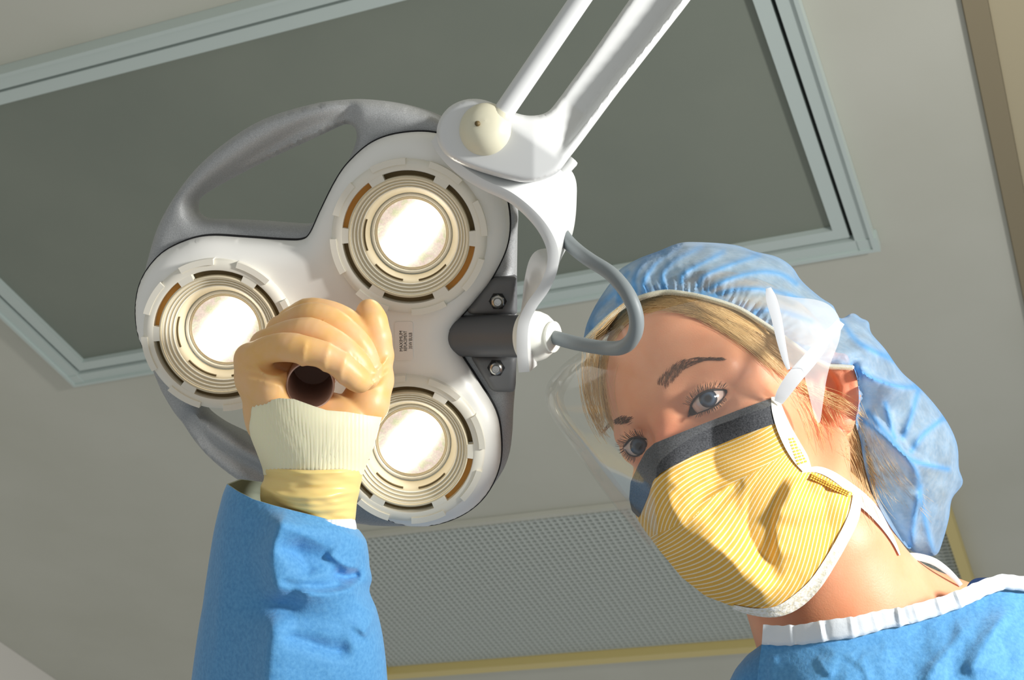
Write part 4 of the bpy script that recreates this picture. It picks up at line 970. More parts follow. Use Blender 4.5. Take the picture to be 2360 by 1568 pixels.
# the rest of the gown: shoulders, back and upper arm
def gown_sdf(P):
    d = body_sdf(P, False) - 6.5 - f32(vnoise(P / 40, 11)) * 2.5; q = topx(P.astype(float))
    d = smax(d, f32((np.interp(q[:, 0], [1500, 1660, 1745, 1760, 1850, 2040, 2170, 2280, 2360, 2900], [1640, 1640, 1545, 1520, 1505, 1480, 1432, 1386, 1378, 1490]) - q[:, 1]) * .28), 1.5)
    return smax(d, f32(-cap(P, mm(1000, 2330, .99), mm(745, 1500, .955), 70, 70)), 2)
V, F = surfnet(gown_sdf, [-60, -700, -1200], [520, -130, -830], 4.5)
mk('gown_back', c2w(V / 1000), F, M_gown, gown)
# white knit end showing below the latex
wr = [ring((640, 1190), (818, 1196), .943, .0295, [(.5, 6)], None, 192), ring((640, 1210), (822, 1215), .944, .029, [(.5, 8)], None, 192), ring((640, 1235), (822, 1240), .946, .022, None, None, 192)]
ringloft('sleeve_cuff', wr, M_gwhite, gown, 5, lambda P: .00025 * np.sin(P[:, 0] / 1.6), label='white knit end of the sleeve')
# neck binding
NB = [(1757, 1463, 46), (1800, 1466, 46), (1850, 1463, 47), (1910, 1453, 49), (1970, 1446, 48), (2040, 1427, 44), (2080, 1422, 42), (2130, 1408, 42), (2174, 1395, 40), (2222, 1377, 40), (2268, 1355, 38), (2312, 1341, 36), (2360, 1346, 34), (2440, 1352, 34), (2560, 1395, 34)]
nb = resample(np.array(NB, float), 4.0); tg = np.gradient(nb[:, :2], axis=0); tg /= np.linalg.norm(tg, axis=1)[:, None]; nr = np.stack([-tg[:, 1], tg[:, 0]], 1)
dd_ = np.minimum(gf(nb[:, :2] + nr * 24), march(nb[:, :2] - nr * 20, lambda X: body_sdf(X, False)) - .002); kk = np.ones(9) / 9; dd_ = np.convolve(np.pad(dd_, 4, 'edge'), kk, 'valid')
pk = np.zeros(len(nb)); 
for c_, a_ in ((16, .0012), (34, .0020), (52, .0012), (66, .0009), (80, .0022), (90, .0012), (104, .0016), (116, .002), (126, .0012)): pk += a_ * np.exp(-((np.arange(len(nb)) - c_) / 1.5) ** 2) - a_ * .7 * np.exp(-((np.arange(len(nb)) - c_ - 3) / 2.2) ** 2)
rings_ = []
for i in range(len(nb)):
    w_ = nb[i, 2] / 2 + .6 * math.sin(i * .9) + pk[i] * 900; pts = [nb[i, :2] + nr[i] * w_ * s for s in (-1, -.6, -.2, .2, .6, 1)]; arr = np.array(pts)
    df = dd_[i] - .0022 - pk[i] * np.array([.5, 1, 1, .9, .6, .2]) - np.array([0, .0006, .0007, .0007, .0006, 0])
    rings_.append(np.concatenate([W(arr[:, 0], arr[:, 1], df), W(arr[::-1, 0], arr[::-1, 1], df[::-1] + .0013)]))
loft('neck_binding', rings_, M_gwhite, gown, angle=70, label='white gathered neckline binding')
tie = [(2085, 1283, 1.0, 16), (2115, 1284, 1.0, 17), (2150, 1294, 1.0, 17), (2178, 1312, 1.0, 15), (2200, 1332, 1.0, 12), (2215, 1350, 1.0, 10)]
ribbon('tie', tie, M_gwhite, gown, .0012, label='white tie string'); ribbon('tie', [(2080, 1290, 1.004, 10), (2110, 1298, 1.004, 12), (2140, 1318, 1.004, 9), (2160, 1340, 1.004, 8)], M_gwhite, gown, .001, label='white tie string')
# navy undershirt collar
M_navy = mat('navy cotton', srgb(22, 52, 98), .8, build=noise_bump(900, .3, .0005))
NO = [(2205, 1388), (2222, 1362), (2236, 1341), (2252, 1333), (2285, 1331), (2320, 1326), (2330, 1345), (2280, 1368), (2230, 1392)]
P2, T2, d2, B2 = fill(spline(NO, 5, True), h=5); dn = np.minimum(.978, march(P2, hb, .84, 45) - .0015); dn = np.where(dn > 1.2, .978, dn)
solid('undershirt_collar', P2, T2, B2, W(P2[:, 0], P2[:, 1], np.full(len(P2), .968) + .0), W(P2[:, 0], P2[:, 1], np.full(len(P2), .972)), M_navy, person, label='navy blue undershirt collar')

# ---- face mask
def stripefield(sm, spacing):
    sm = np.array(sm, float); ex = [(i, j) for i in range(5) for j in range(5) if 0 < i + j <= 4]; c0 = np.array([1680, 1200.]); L = 200.
    X = (sm[:, 0] - c0[0]) / L; Y = (sm[:, 1] - c0[1]) / L; nrm = np.hypot(sm[:, 2], sm[:, 3]); gx, gy = -sm[:, 3] / nrm * L / spacing, sm[:, 2] / nrm * L / spacing
    Ax = np.stack([i * X ** max(i - 1, 0) * Y ** j if i else 0 * X for i, j in ex], 1); Ay = np.stack([j * X ** i * Y ** max(j - 1, 0) if j else 0 * X for i, j in ex], 1)
    reg = np.diag([.02 * (i + j) ** 3 for i, j in ex]); w = np.linalg.lstsq(np.concatenate([Ax, Ay, reg]), np.concatenate([gx, gy, np.zeros(len(ex))]), rcond=None)[0]
    return lambda P: np.stack([((P[:, 0] - c0[0]) / L) ** i * ((P[:, 1] - c0[1]) / L) ** j for i, j in ex], 1) @ w
MO = [(1786, 925), (1797, 965), (1818, 1015), (1842, 1060), (1866, 1084), (1905, 1094), (1945, 1118), (1976, 1148), (1962, 1205), (1925, 1285), (1880, 1348), (1830, 1392), (1788, 1414), (1740, 1412), (1685, 1397), (1625, 1374), (1572, 1332), (1522, 1272), (1485, 1222), (1466, 1192), (1464, 1170), (1478, 1130), (1496, 1085), (1512, 1045), (1560, 1018), (1640, 985), (1720, 952)]
md = tps([(1786, 925, .953), (1797, 965, .950), (1842, 1060, .950), (1866, 1084, .949), (1945, 1118, .955), (1976, 1148, .957), (1962, 1205, .951), (1925, 1285, .945), (1880, 1348, .943), (1830, 1392, .940), (1788, 1414, .938), (1740, 1412, .936), (1685, 1397, .935), (1625, 1374, .937), (1572, 1332, .940), (1522, 1272, .944), (1485, 1222, .950), (1466, 1192, .955), (1464, 1170, .957), (1478, 1130, .950), (1512, 1045, .938), (1640, 985, .943), (1720, 952, .948),
          (1530, 1100, .922), (1560, 1190, .906), (1500, 1190, .928), (1620, 1130, .921), (1700, 1080, .931), (1600, 1235, .902), (1650, 1262, .900), (1700, 1310, .901), (1760, 1370, .914), (1560, 1280, .922), (1640, 1340, .917), (1700, 1200, .914), (1765, 1240, .920), (1820, 1180, .918), (1840, 1280, .921), (1890, 1200, .930), (1900, 1120, .937), (1800, 1090, .928)])
mo = resample(np.array(MO, float), 5, True); P, T, d, B = fill(mo, h=4.2)
LA = [(1880, 1000), (1832, 1036), (1740, 1086), (1640, 1146), (1600, 1192), (1562, 1212), (1500, 1236), (1450, 1250)]
def mfold(P):
    o = onesided(P, [([(1832, 1036), (1740, 1086), (1640, 1146), (1604, 1190)], .0026, 7, 40),
                     ([(1850, 1082), (1812, 1150), (1786, 1205), (1792, 1250), (1812, 1300)], .0075, 24, 34),
                     ([(1508, 1090), (1535, 1140), (1556, 1196), (1590, 1222)], .0035, 22, 22),
                     ([(1562, 1212), (1500, 1238), (1464, 1246)], .003, 20, 8),
                     ([(1600, 1222), (1655, 1262), (1694, 1300), (1722, 1345), (1790, 1385)], .0035, 26, 32),
                     ([(1552, 1326), (1640, 1362), (1720, 1388), (1790, 1396)], .0015, 4, 12),
                     ([(1840, 1112), (1880, 1142), (1930, 1138)], -.0040, 15, 17),
                     ([(1764, 1012), (1772, 1030), (1768, 1052)], -.002, 5, 8), ([(1640, 1100), (1580, 1140)], .0016, 10, 18)])
    o += ridges(P, [([(1795, 1070), (1772, 1130), (1752, 1200), (1752, 1260), (1778, 1320)], -.0085, 24), ([(1700, 1120), (1640, 1180)], -.002, 12)])
    return o + .0007 * vnoise(P / 22, 31) + .0012 * vnoise(P / 60, 32)
w_ = np.clip(d / 22, 0, 1); fd = md(P) - mfold(P) * w_; sk = march(P, hb, .84, 45); fd = np.minimum(fd, sk - .0028)
s1 = stripefield([(1600, 1080, .9, -.42), (1750, 1010, .91, -.41), (1680, 1090, .9, -.43), (1780, 1040, .86, -.5), (1560, 1120, .8, -.6), (1540, 1080, .85, -.5), (1500, 1150, .12, -1), (1480, 1190, .1, -1), (1525, 1200, .25, -.97), (1570, 1180, .75, -.65)], 9.0)
s2 = stripefield([(1650, 1180, .62, -.78), (1720, 1120, .7, -.71), (1700, 1240, .5, -.87), (1800, 1140, .55, -.83), (1780, 1280, .35, -.94), (1850, 1250, .25, -.97), (1900, 1180, .05, -1), (1930, 1230, .2, -.98), (1840, 1340, .45, -.9), (1560, 1240, .85, -.5), (1520, 1260, .85, -.52), (1580, 1300, .8, -.6), (1640, 1320, .75, -.66), (1700, 1340, .75, -.66), (1600, 1355, .85, .4), (1680, 1380, .85, .25), (1770, 1350, .7, -.7)], 9.0)
up = np.zeros(len(P), bool); La = np.array(LA)
cenT = P[T].mean(1)
def above(Q): return Q[:, 1] < np.interp(Q[:, 0], La[::-1, 0], La[::-1, 1])
n_ = len(P)
def uvm(me, li):
    v1, v2 = s1(P), s2(P); ab = above(cenT); nf = len(T); out = np.zeros((len(li), 2)); k = li % n_
    per = np.concatenate([np.repeat(ab, 3), np.repeat(ab, 3)]); per = np.concatenate([per, np.zeros(len(li) - len(per), bool)])
    out[:, 0] = np.where(per, v1[k], v2[k]); return out
def _mask(nt, b):
    uv = N(nt, 'ShaderNodeUVMap'); s = N(nt, 'ShaderNodeSeparateXYZ'); nt.links.new(uv.outputs[0], s.inputs[0])
    tc = N(nt, 'ShaderNodeTexCoord'); n = N(nt, 'ShaderNodeTexNoise'); n.inputs['Scale'].default_value = 1100; n.inputs['Detail'].default_value = 3; nt.links.new(tc.outputs['Object'], n.inputs['Vector'])
    fr = N(nt, 'ShaderNodeMath', operation='PINGPONG'); fr.inputs[1].default_value = .5; nt.links.new(s.outputs[0], fr.inputs[0])
    ad = N(nt, 'ShaderNodeMath', operation='MULTIPLY_ADD'); ad.inputs[1].default_value = .16; nt.links.new(n.outputs[0], ad.inputs[0]); nt.links.new(fr.outputs[0], ad.inputs[2])
    r = N(nt, 'ShaderNodeValToRGB'); r.color_ramp.elements[0].position = .17; r.color_ramp.elements[1].position = .26
    r.color_ramp.elements[0].color = (*srgb(252, 238, 200), 1); r.color_ramp.elements[1].color = (*srgb(238, 188, 80), 1)
    nt.links.new(ad.outputs[0], r.inputs[0]); nt.links.new(r.outputs[0], b.inputs['Base Color'])
    bp = N(nt, 'ShaderNodeBump'); bp.inputs['Strength'].default_value = .3; bp.inputs['Distance'].default_value = .0004; nt.links.new(n.outputs[0], bp.inputs['Height']); nt.links.new(bp.outputs[0], b.inputs['Normal'])
M_mask = translucent(mat('yellow striped mask cloth', srgb(240, 190, 70), .75, build=_mask), .12, srgb(250, 190, 60))
mask = solid('face_mask', P, T, B, W(P[:, 0], P[:, 1], fd), W(P[:, 0], P[:, 1], fd + .0012), M_mask, person, uv=uvm, label='yellow face mask with fine white stripes')
def mdep(Q): return np.minimum(md(Q) - mfold(Q) * .6, march(Q, hb, .84, 45) - .0028)
M_strip = mat('charcoal nose strip', srgb(66, 68, 72), .9, build=noise_col(srgb(44, 46, 50), srgb(92, 94, 98), 1100, .3, .72, 4, .3, .0004))
GS = [(1784, 916), (1790, 942), (1798, 972), (1700, 1008), (1600, 1050), (1545, 1078), (1520, 1092), (1503, 1118), (1488, 1156), (1472, 1194), (1456, 1178), (1450, 1150), (1453, 1112), (1472, 1070), (1488, 1040), (1508, 1022), (1600, 985), (1700, 946)]
P2, T2, d2, B2 = fill(resample(np.array(GS, float), 5, True), h=4.5); dz = np.minimum(md(P2), march(P2, hb, .84, 45) - .0028) - .0012
dz -= .0015 * np.exp(-(seg_dist(P2, [(1508, 1022), (1520, 1092)]) / 12) ** 2)
solid('nose_strip', P2, T2, B2, W(P2[:, 0], P2[:, 1], dz), W(P2[:, 0], P2[:, 1], dz + .0009), M_strip, mask, label='charcoal grey strip along the top of the mask')
def band(name, L, m, parent, lift, dfun, label=None, th=.0012, sub=4):
    L = np.array(L, float); Q = resample(spline(L, 8), 4.0); tg = np.gradient(Q[:, :2], axis=0); tg /= np.linalg.norm(tg, axis=1)[:, None] + 1e-9; nr = np.stack([-tg[:, 1], tg[:, 0]], 1)
    cols = np.array([-1, -.5, 0, .5, 1]); PP = Q[:, None, :2] + nr[:, None] * (Q[:, 2] / 2)[:, None, None] * cols[None, :, None]
    D = dfun(PP.reshape(-1, 2)).reshape(len(Q), 5); D = np.minimum(D, np.median(D, 1, keepdims=True) + .004)
    kk = np.ones(5) / 5; D = np.stack([np.convolve(np.pad(D[:, c], 2, 'edge'), kk, 'valid') for c in range(5)], 1) - lift; D -= np.array([0, .0004, .0005, .0004, 0])
    rg = [np.concatenate([W(PP[i, :, 0], PP[i, :, 1], D[i]), W(PP[i, ::-1, 0], PP[i, ::-1, 1], D[i, ::-1] + th)]) for i in range(len(Q))]
    return loft(name, rg, m, parent, angle=70, label=label)
M_bind = mat('white embossed binding', srgb(240, 238, 228), .7, build=noise_col(srgb(226, 220, 196), srgb(246, 246, 240), 420, .35, .6, 2, .7, .0008))
band('edge_binding', [(1786, 914, 18), (1792, 945, 26), (1806, 985, 32), (1826, 1025, 36), (1846, 1058, 34), (1860, 1082, 22)], M_bind, mask, .0022, mdep, 'white edge binding beside the cheek')
band('edge_binding', [(1976, 1142, 20), (1968, 1190, 26), (1945, 1240, 27), (1912, 1298, 28), (1878, 1348, 30), (1838, 1386, 32), (1795, 1409, 26), (1745, 1412, 18), (1690, 1400, 10)], M_bind, mask, .0016, mdep, 'white edge binding under the jaw')
M_emb = mat('yellow embossed seam', srgb(232, 178, 62), .7, build=noise_bump(700, .8, .001))
def emb(nx, ny, A, B2_, C_, D_):
    q = MB(); A, B2_, C_, D_ = map(np.array, (A, B2_, C_, D_))
    gu, gv = [g_.ravel()[:, None] for g_ in np.meshgrid(np.linspace(0, 1, 12), np.linspace(0, 1, 8))]; gp = (A * (1 - gu) + B2_ * gu) * (1 - gv) + (D_ * (1 - gu) + C_ * gu) * gv
    mu_, sc_ = gp.mean(0), np.ptp(gp, axis=0); bs_ = lambda Q: (lambda x, y: np.stack([1 + 0 * x, x, y, x * x, x * y, y * y, x ** 3, y ** 3], 1))(*((np.asarray(Q) - mu_) / sc_).T)
    cf_ = np.linalg.lstsq(bs_(gp), mdep(gp), rcond=None)[0]; emd = lambda Q: bs_(Q) @ cf_
    for i in range(nx):
        for j in range(ny):
            u0, u1, v0, v1 = (i + .12) / nx, (i + .85) / nx, (j + .15) / ny, (j + .82) / ny
            c = np.array([(A * (1 - u) + B2_ * u) * (1 - v) + (D_ * (1 - u) + C_ * u) * v for u, v in ((u0, v0), (u1, v0), (u1, v1), (u0, v1))]); dd = emd(c) - .0030
            f_ = W(c[:, 0], c[:, 1], dd); b_ = W(c[:, 0], c[:, 1], dd + .0015); q.add(np.concatenate([f_, b_]), [(0, 1, 2, 3), (7, 6, 5, 4), (0, 4, 5, 1), (1, 5, 6, 2), (2, 6, 7, 3), (3, 7, 4, 0)])
    return q
emb(3, 9, (1816, 1010), (1838, 1006), (1862, 1066), (1838, 1074)).build('embossed_seam', M_emb, mask, smooth=False)
emb(16, 3, (1872, 1090), (1962, 1134), (1955, 1146), (1866, 1104)).build('embossed_seam', M_emb, mask, smooth=False)
M_tie = translucent(mat('white tie ribbon', srgb(232, 236, 240), .6), .15, (1, 1, 1))
skd = lambda Q: np.minimum(march(Q, hs_), 1.06)
band('tie_ribbon', [(1848, 1088, 5), (1880, 1082, 14), (1915, 1094, 18), (1955, 1122, 22), (1985, 1150, 30), (2015, 1180, 26), (2042, 1218, 15), (2062, 1252, 8), (2074, 1280, 3)], M_tie, mask, .0035, skd, 'white lower mask tie round the neck')
ribbon('tie_ribbon', [(1794, 928, .9395, 20), (1804, 908, .938, 30), (1829, 872, .937, 35), (1862, 834, .938, 34), (1890, 800, .942, 30), (1902, 778, .944, 26), (1922, 762, .950, 24), (1938, 742, .955, 20)], M_tie, mask, .0008, label='white upper mask tie across the temple')

# ---- clear visor
def film(name, haze, base=.03):
    m = bpy.data.materials.new(name); m.use_nodes = True; nt = m.node_tree; nt.nodes.clear(); out = N(nt, 'ShaderNodeOutputMaterial')
    tr = N(nt, 'ShaderNodeBsdfTransparent'); tr.inputs[0].default_value = (.985, .99, .985, 1); gl = N(nt, 'ShaderNodeBsdfGlossy'); gl.inputs['Roughness'].default_value = .06
    fr = N(nt, 'ShaderNodeFresnel'); fr.inputs[0].default_value = 1.45; m1 = N(nt, 'ShaderNodeMixShader'); nt.links.new(fr.outputs[0], m1.inputs[0]); nt.links.new(tr.outputs[0], m1.inputs[1]); nt.links.new(gl.outputs[0], m1.inputs[2])
    df = N(nt, 'ShaderNodeBsdfDiffuse'); df.inputs[0].default_value = (.95, .97, 1, 1); tl = N(nt, 'ShaderNodeBsdfTranslucent'); tl.inputs[0].default_value = (.95, .97, 1, 1); ad = N(nt, 'ShaderNodeMixShader'); ad.inputs[0].default_value = .4
    nt.links.new(df.outputs[0], ad.inputs[1]); nt.links.new(tl.outputs[0], ad.inputs[2])
    mu = N(nt, 'ShaderNodeMath', operation='MULTIPLY'); mu.inputs[1].default_value = .4; nt.links.new(fr.outputs[0], mu.inputs[0]); mi = N(nt, 'ShaderNodeMath', operation='MINIMUM'); mi.inputs[1].default_value = .085; nt.links.new(mu.outputs[0], mi.inputs[0]); nt.links.new(mi.outputs[0], m1.inputs[0])
    m2 = N(nt, 'ShaderNodeMixShader'); m2.inputs[0].default_value = haze; nt.links.new(m1.outputs[0], m2.inputs[1]); nt.links.new(ad.outputs[0], m2.inputs[2]); nt.links.new(m2.outputs[0], out.inputs[0]); return m
M_visor = film('clear visor film', .025); M_wing = film('visor film with painted reflection', .30)  # wing film: key light's reflection put in as white diffuse haze
VO = [(1336, 812), (1300, 838), (1266, 878), (1256, 905), (1260, 935), (1280, 975), (1332, 1048), (1400, 1146), (1458, 1215), (1496, 1262), (1512, 1262), (1516, 1225), (1510, 1170), (1512, 1100), (1525, 1060), (1610, 1000), (1710, 960), (1782, 932), (1800, 900), (1808, 870), (1808, 840), (1795, 760), (1772, 690), (1762, 668), (1700, 675), (1600, 694), (1500, 722), (1410, 762)]
vd = tps([(1336, 812, .975), (1256, 905, .975), (1280, 975, .968), (1332, 1048, .96), (1400, 1146, .948), (1458, 1215, .938), (1500, 1262, .93), (1516, 1200, .918), (1520, 1110, .914), (1620, 1050, .920), (1710, 1012, .932), (1796, 980, .943), (1826, 880, .946), (1795, 760, .952), (1762, 668, .96), (1600, 694, .962), (1410, 762, .966), (1420, 900, .944), (1480, 1000, .928), (1550, 900, .930), (1680, 850, .938), (1600, 780, .946)])
P2, T2, d2, B2 = fill(resample(spline(VO, 4, True), 10, True), h=10); dz = np.minimum(vd(P2), march(P2, hs_, .86, 40) - .006)
sil = spline([(1336, 812), (1300, 838), (1266, 878), (1256, 905), (1260, 935), (1280, 975), (1332, 1048), (1400, 1146), (1458, 1215), (1496, 1262)], 5)
dz += .012 * np.clip(1 - seg_dist(P2, sil) / 30, 0, 1) ** 2
visor = solid('visor', P2, T2, B2, W(P2[:, 0], P2[:, 1], dz), W(P2[:, 0], P2[:, 1], dz + .0004), M_visor, mask, label='clear plastic visor over the eyes')
# far side of the visor, curving back to the face
inn = spline([(1352, 830), (1322, 870), (1300, 912), (1306, 945), (1330, 985), (1378, 1050), (1430, 1120), (1476, 1185), (1504, 1240)], 5); sil2 = resample(sil, 8); inn = np.stack([np.interp(np.linspace(0, 1, len(sil2)), np.linspace(0, 1, len(inn)), inn[:, k]) for k in (0, 1)], 1)
ds = vd(sil2) + .0125; rows = []
for s in np.linspace(0, 1, 8):
    p = sil2 * (1 - s ** 1.6) + inn * s ** 1.6; rows.append(W(p[:, 0], p[:, 1], ds + .035 * s ** .8))
rows = np.array(rows); nrm_ = (RW @ np.array([0, 0, -1.0])) * .0004; V = np.concatenate([rows.reshape(-1, 3), rows.reshape(-1, 3) + nrm_]); k, n = rows.shape[:2]
F = [(i * n + j, i * n + j + 1, (i + 1) * n + j + 1, (i + 1) * n + j) for i in range(k - 1) for j in range(n - 1)]; F += [tuple(x + k * n for x in f[::-1]) for f in F]
mk('visor_side', V, F, M_visor, mask, angle=60)
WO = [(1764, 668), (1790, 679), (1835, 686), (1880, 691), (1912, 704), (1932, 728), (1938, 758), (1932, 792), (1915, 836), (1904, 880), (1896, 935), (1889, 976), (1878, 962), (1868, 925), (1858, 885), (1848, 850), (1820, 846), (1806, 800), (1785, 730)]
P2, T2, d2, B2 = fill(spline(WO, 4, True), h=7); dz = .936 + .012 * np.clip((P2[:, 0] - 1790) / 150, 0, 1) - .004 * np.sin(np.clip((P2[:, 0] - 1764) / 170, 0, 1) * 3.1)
solid('visor_wing', P2, T2, B2, W(P2[:, 0], P2[:, 1], dz), W(P2[:, 0], P2[:, 1], dz + .0004), M_wing, mask, label='side wing of the visor, light reflection painted in as white haze')
ribbon('visor_fold', [(1771, 664, .934, 12), (1778, 690, .933, 25), (1790, 735, .932, 24), (1800, 785, .932, 20), (1810, 828, .933, 14), (1818, 852, .934, 8)], M_tie, mask, .0008, label='white folded edge of the visor')

# ---- bouffant cap
CO = [(1345, 782), (1352, 748), (1373, 703), (1401, 660), (1418, 640), (1428, 622), (1470, 597), (1520, 578), (1560, 562), (1600, 558), (1690, 564), (1740, 580), (1790, 592), (1825, 615), (1848, 648), (1890, 685), (1920, 705), (1936, 735), (1965, 722), (1985, 734), (2002, 742), (2008, 768), (2040, 805), (2078, 858), (2120, 895), (2160, 940), (2190, 985), (2207, 1030), (2210, 1080), (2219, 1115), (2194, 1150), (2187, 1195), (2172, 1250), (2158, 1280), (2130, 1279), (2100, 1270), (2076, 1246),
      (2048, 1208), (2022, 1160), (2002, 1110), (1990, 1060), (1982, 1010), (1972, 975), (1979, 930), (1977, 880), (1967, 847)]
EL = [(1967, 847), (1935, 845), (1905, 842), (1862, 818), (1802, 774), (1745, 736), (1700, 710), (1640, 690), (1580, 677), (1530, 673), (1480, 684), (1440, 703), (1400, 733), (1368, 764), (1347, 786)]
cd_ = tps([(1345, 782, 1.025), (1400, 733, 1.012), (1480, 684, 1.004), (1530, 673, 1.0), (1640, 690, .990), (1745, 736, .978), (1802, 774, .973), (1862, 818, .972), (1905, 842, .974), (1967, 847, .982), (1978, 930, 1.018), (1985, 1040, 1.03), (2022, 1160, 1.035), (2076, 1246, 1.04), (1402, 660, 1.055), (1520, 578, 1.06), (1600, 558, 1.065), (1740, 580, 1.062), (1848, 648, 1.055), (1936, 735, 1.035), (2008, 768, 1.035), (2120, 895, 1.05), (2207, 1030, 1.065), (2219, 1115, 1.07), (2172, 1250, 1.065),
           (1470, 640, 1.02), (1560, 612, 1.018), (1650, 632, 1.005), (1750, 670, .992), (1850, 750, .978), (1990, 800, 1.0), (2050, 900, 1.012), (2120, 1030, 1.02), (2100, 1150, 1.03), (2040, 1080, 1.025)])
el = spline(EL, 8); co = np.concatenate([resample(spline(CO, 4), 6), resample(el, 6)[1:-1]])
P2, T2, d2, B2 = fill(co, h=5.2); rim = spline(CO, 4); dr_ = seg_dist(P2, resample(rim, 8)); de = seg_dist(P2, resample(el, 8))
CF = [([(1464, 672), (1461, 640), (1488, 602), (1531, 581)], .006, 9, 20), ([(1485, 669), (1485, 643), (1515, 602), (1564, 570)], .006, 8, 20), ([(1530, 664), (1528, 630), (1560, 596), (1615, 570)], .005, 9, 18), ([(1569, 650), (1578, 629), (1618, 605), (1667, 581)], .007, 9, 24), ([(1610, 658), (1624, 635), (1686, 608), (1748, 589)], .007, 9, 24), ([(1618, 676), (1672, 646), (1740, 627), (1795, 630), (1835, 654)], .007, 10, 26), ([(1640, 684), (1700, 667), (1781, 670), (1849, 692)], .005, 9, 22), ([(1426, 694), (1428, 654), (1447, 629)], .005, 8, 16), ([(1361, 754), (1366, 724), (1396, 692), (1426, 665)], .004, 8, 16), ([(1740, 720), (1790, 715), (1870, 740)], .004, 9, 20),
      ([(1967, 847), (2010, 872), (2070, 890), (2118, 893)], .012, 24, 7), ([(1985, 965), (2040, 1010), (2100, 1060), (2185, 1082)], .007, 22, 9), ([(2000, 950), (2060, 1020), (2110, 1085), (2118, 1140)], .007, 26, 10), ([(2118, 893), (2100, 960), (2080, 1010)], .005, 9, 16), ([(2100, 1272), (2108, 1190), (2122, 1120)], .006, 9, 18), ([(2150, 1275), (2130, 1190), (2120, 1130)], .005, 8, 16), ([(2180, 960), (2130, 1000), (2100, 1040)], .004, 9, 18), ([(1940, 740), (1980, 790), (2060, 830)], .004, 10, 24), ([(2040, 930), (2055, 990), (2062, 1010)], .003, 7, 14)]
ss = np.arctan2(P2[:, 1] - 900, P2[:, 0] - 1600)
gat = .0022 * np.exp(-de / 26) * (np.sin(ss * 95 + 2 * vnoise(P2 / 25, 3)) + .5 * np.sin(ss * 160)) * np.clip(de / 5, 0, 1)
t = np.clip(dr_ / 36, 0, 1); fd = cd_(P2) - onesided(P2, CF) * np.clip(dr_ / 14, 0, 1) * np.clip(de / 14, .1, 1) * 1.15 - gat - .0006 * vnoise(P2 / 16, 41) - .0016 * vnoise(P2 / 45, 42)
fd += .022 * (1 - np.sqrt(np.clip(1 - (1 - t) ** 2, 0, 1)))
hd_ = march(P2, hs_, .86, 40); fd = np.minimum(fd, hd_ - .003 - .003 * np.clip(de / 40, 0, 1))
bkd = fd + .0006 + .115 * np.clip(np.minimum(dr_, de * 1.0) / 140, 0, 1) ** .7
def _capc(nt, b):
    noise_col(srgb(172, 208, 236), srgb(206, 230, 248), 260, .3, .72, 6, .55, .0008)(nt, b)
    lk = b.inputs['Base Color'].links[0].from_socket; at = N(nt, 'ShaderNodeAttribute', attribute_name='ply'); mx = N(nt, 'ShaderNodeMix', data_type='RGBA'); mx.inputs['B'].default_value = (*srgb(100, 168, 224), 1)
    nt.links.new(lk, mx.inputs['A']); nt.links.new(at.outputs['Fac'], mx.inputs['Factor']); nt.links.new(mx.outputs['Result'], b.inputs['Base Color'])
M_cap2 = mat('pale blue nonwoven cap', srgb(120, 178, 224), .55, sheen=.3, build=_capc)
def capalpha(nt, m2):
    tc = N(nt, 'ShaderNodeTexCoord'); n = N(nt, 'ShaderNodeTexNoise'); n.inputs['Scale'].default_value = 45; n.inputs['Detail'].default_value = 5; r = N(nt, 'ShaderNodeMapRange'); r.inputs[1].default_value = .35; r.inputs[2].default_value = .7; r.inputs[3].default_value = .38; r.inputs[4].default_value = .7
    nt.links.new(tc.outputs['Object'], n.inputs['Vector']); nt.links.new(n.outputs[0], r.inputs[0])
    at = N(nt, 'ShaderNodeAttribute', attribute_name='ply'); mu = N(nt, 'ShaderNodeMath', operation='MULTIPLY_ADD'); mu.inputs[1].default_value = -.5; mu.use_clamp = True
    nt.links.new(at.outputs['Fac'], mu.inputs[0]); nt.links.new(r.outputs[0], mu.inputs[2]); nt.links.new(mu.outputs[0], m2.inputs[0])
translucent(M_cap2, .3, srgb(130, 190, 235), capalpha)
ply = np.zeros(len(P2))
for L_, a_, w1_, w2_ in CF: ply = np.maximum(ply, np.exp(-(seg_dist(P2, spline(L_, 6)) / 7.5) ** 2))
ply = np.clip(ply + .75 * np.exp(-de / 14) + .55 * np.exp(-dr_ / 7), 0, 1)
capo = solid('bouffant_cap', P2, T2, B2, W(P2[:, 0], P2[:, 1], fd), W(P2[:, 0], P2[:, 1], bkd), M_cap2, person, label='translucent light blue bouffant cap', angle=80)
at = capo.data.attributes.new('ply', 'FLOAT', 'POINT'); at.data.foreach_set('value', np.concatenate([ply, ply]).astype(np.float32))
M_el = mat('cream elastic', srgb(232, 228, 206), .7)
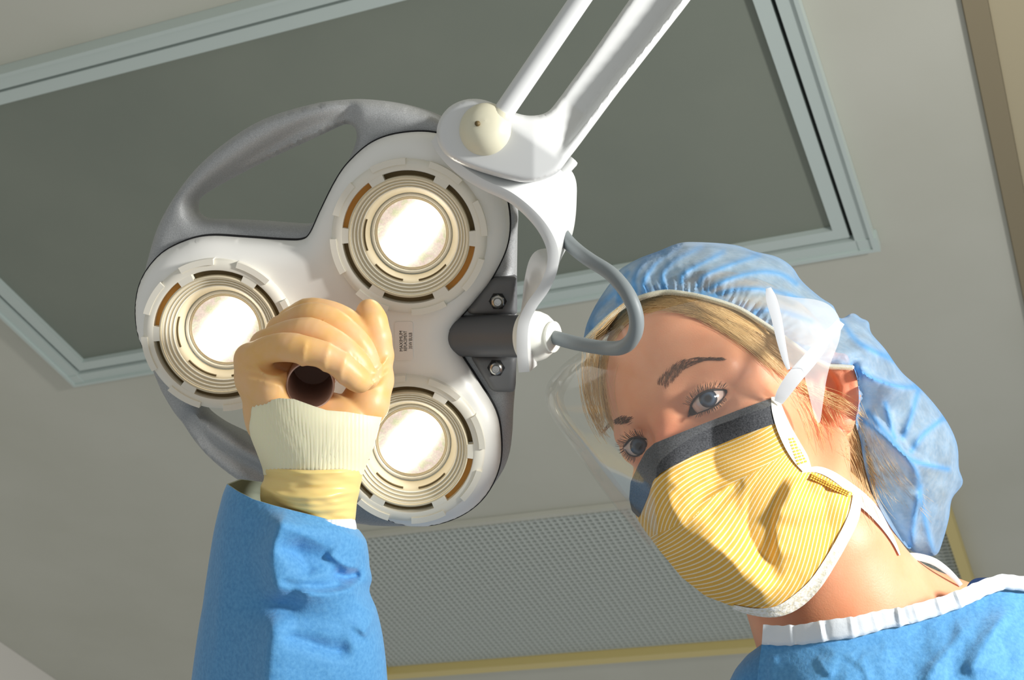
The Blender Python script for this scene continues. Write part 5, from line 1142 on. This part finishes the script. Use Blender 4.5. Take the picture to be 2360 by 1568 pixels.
e2 = resample(el, 3.0); dE = np.minimum(cd_(e2), march(e2, hs_) - .003) - .0025; dE = np.convolve(np.pad(dE, 4, 'edge'), np.ones(9) / 9, 'valid')
q = MB(); q.add(*tube_geo(W(e2[:, 0], e2[:, 1], dE), .0011, 10)); tg = np.gradient(e2, axis=0); tg /= np.linalg.norm(tg, axis=1)[:, None]
for i in range(1, len(e2) - 1):
    nn = np.array([tg[i, 1], -tg[i, 0]]); a = e2[i] + nn * 7 - tg[i] * 1; b = e2[i] - nn * 5
    q.add(*tube_geo(W(*np.array([(*a, dE[i] - .0004), (*e2[i], dE[i] - .0014), (*b, dE[i] - .0006)]).T), .00035, 5))
q.build('elastic_band', M_el, capo, label='cream stitched elastic edge')
# ================================================================== camera and light
cd = bpy.data.cameras.new('camera'); cam = bpy.data.objects.new('camera', cd); COL.objects.link(cam); S.camera = cam
M4 = Matrix.Identity(4)
for i in range(3):
    for j in range(3): M4[i][j] = RW[i, j]
    M4[i][3] = CAM[i]
cam.matrix_world = M4; cd.sensor_width = 36; cd.lens = 36 * FOC / 2360; cd.clip_start = .05
cd.dof.use_dof = True; cd.dof.focus_distance = .96; cd.dof.aperture_fstop = 22
def area(name, pos, tgt, size, power, col):
    l = bpy.data.lights.new(name, 'AREA'); l.size = size; l.energy = power; l.color = col; l.shape = 'DISK'
    o = bpy.data.objects.new(name, l); COL.objects.link(o); p = c2w(np.array(pos)); t = c2w(np.array(tgt)); o.location = p
    o.rotation_euler = Vector(t - p).to_track_quat('-Z', 'Y').to_euler(); return o
area('key_light', KEY_POS, (.03, -.05, -.95), .2, KEY_W, (1, .98, .95))
w = bpy.data.worlds.new('world'); S.world = w; w.use_nodes = True
w.node_tree.nodes['Background'].inputs[0].default_value = (.98, 1.0, 1.0, 1); w.node_tree.nodes['Background'].inputs[1].default_value = AMB
S.view_settings.view_transform = 'Standard'; S.view_settings.look = 'None'; S.view_settings.gamma = 1; S.view_settings.exposure = EXPO
S.cycles.max_bounces = 8; S.cycles.transparent_max_bounces = 16; S.cycles.use_denoising = True
S.cycles.sample_clamp_indirect = 4
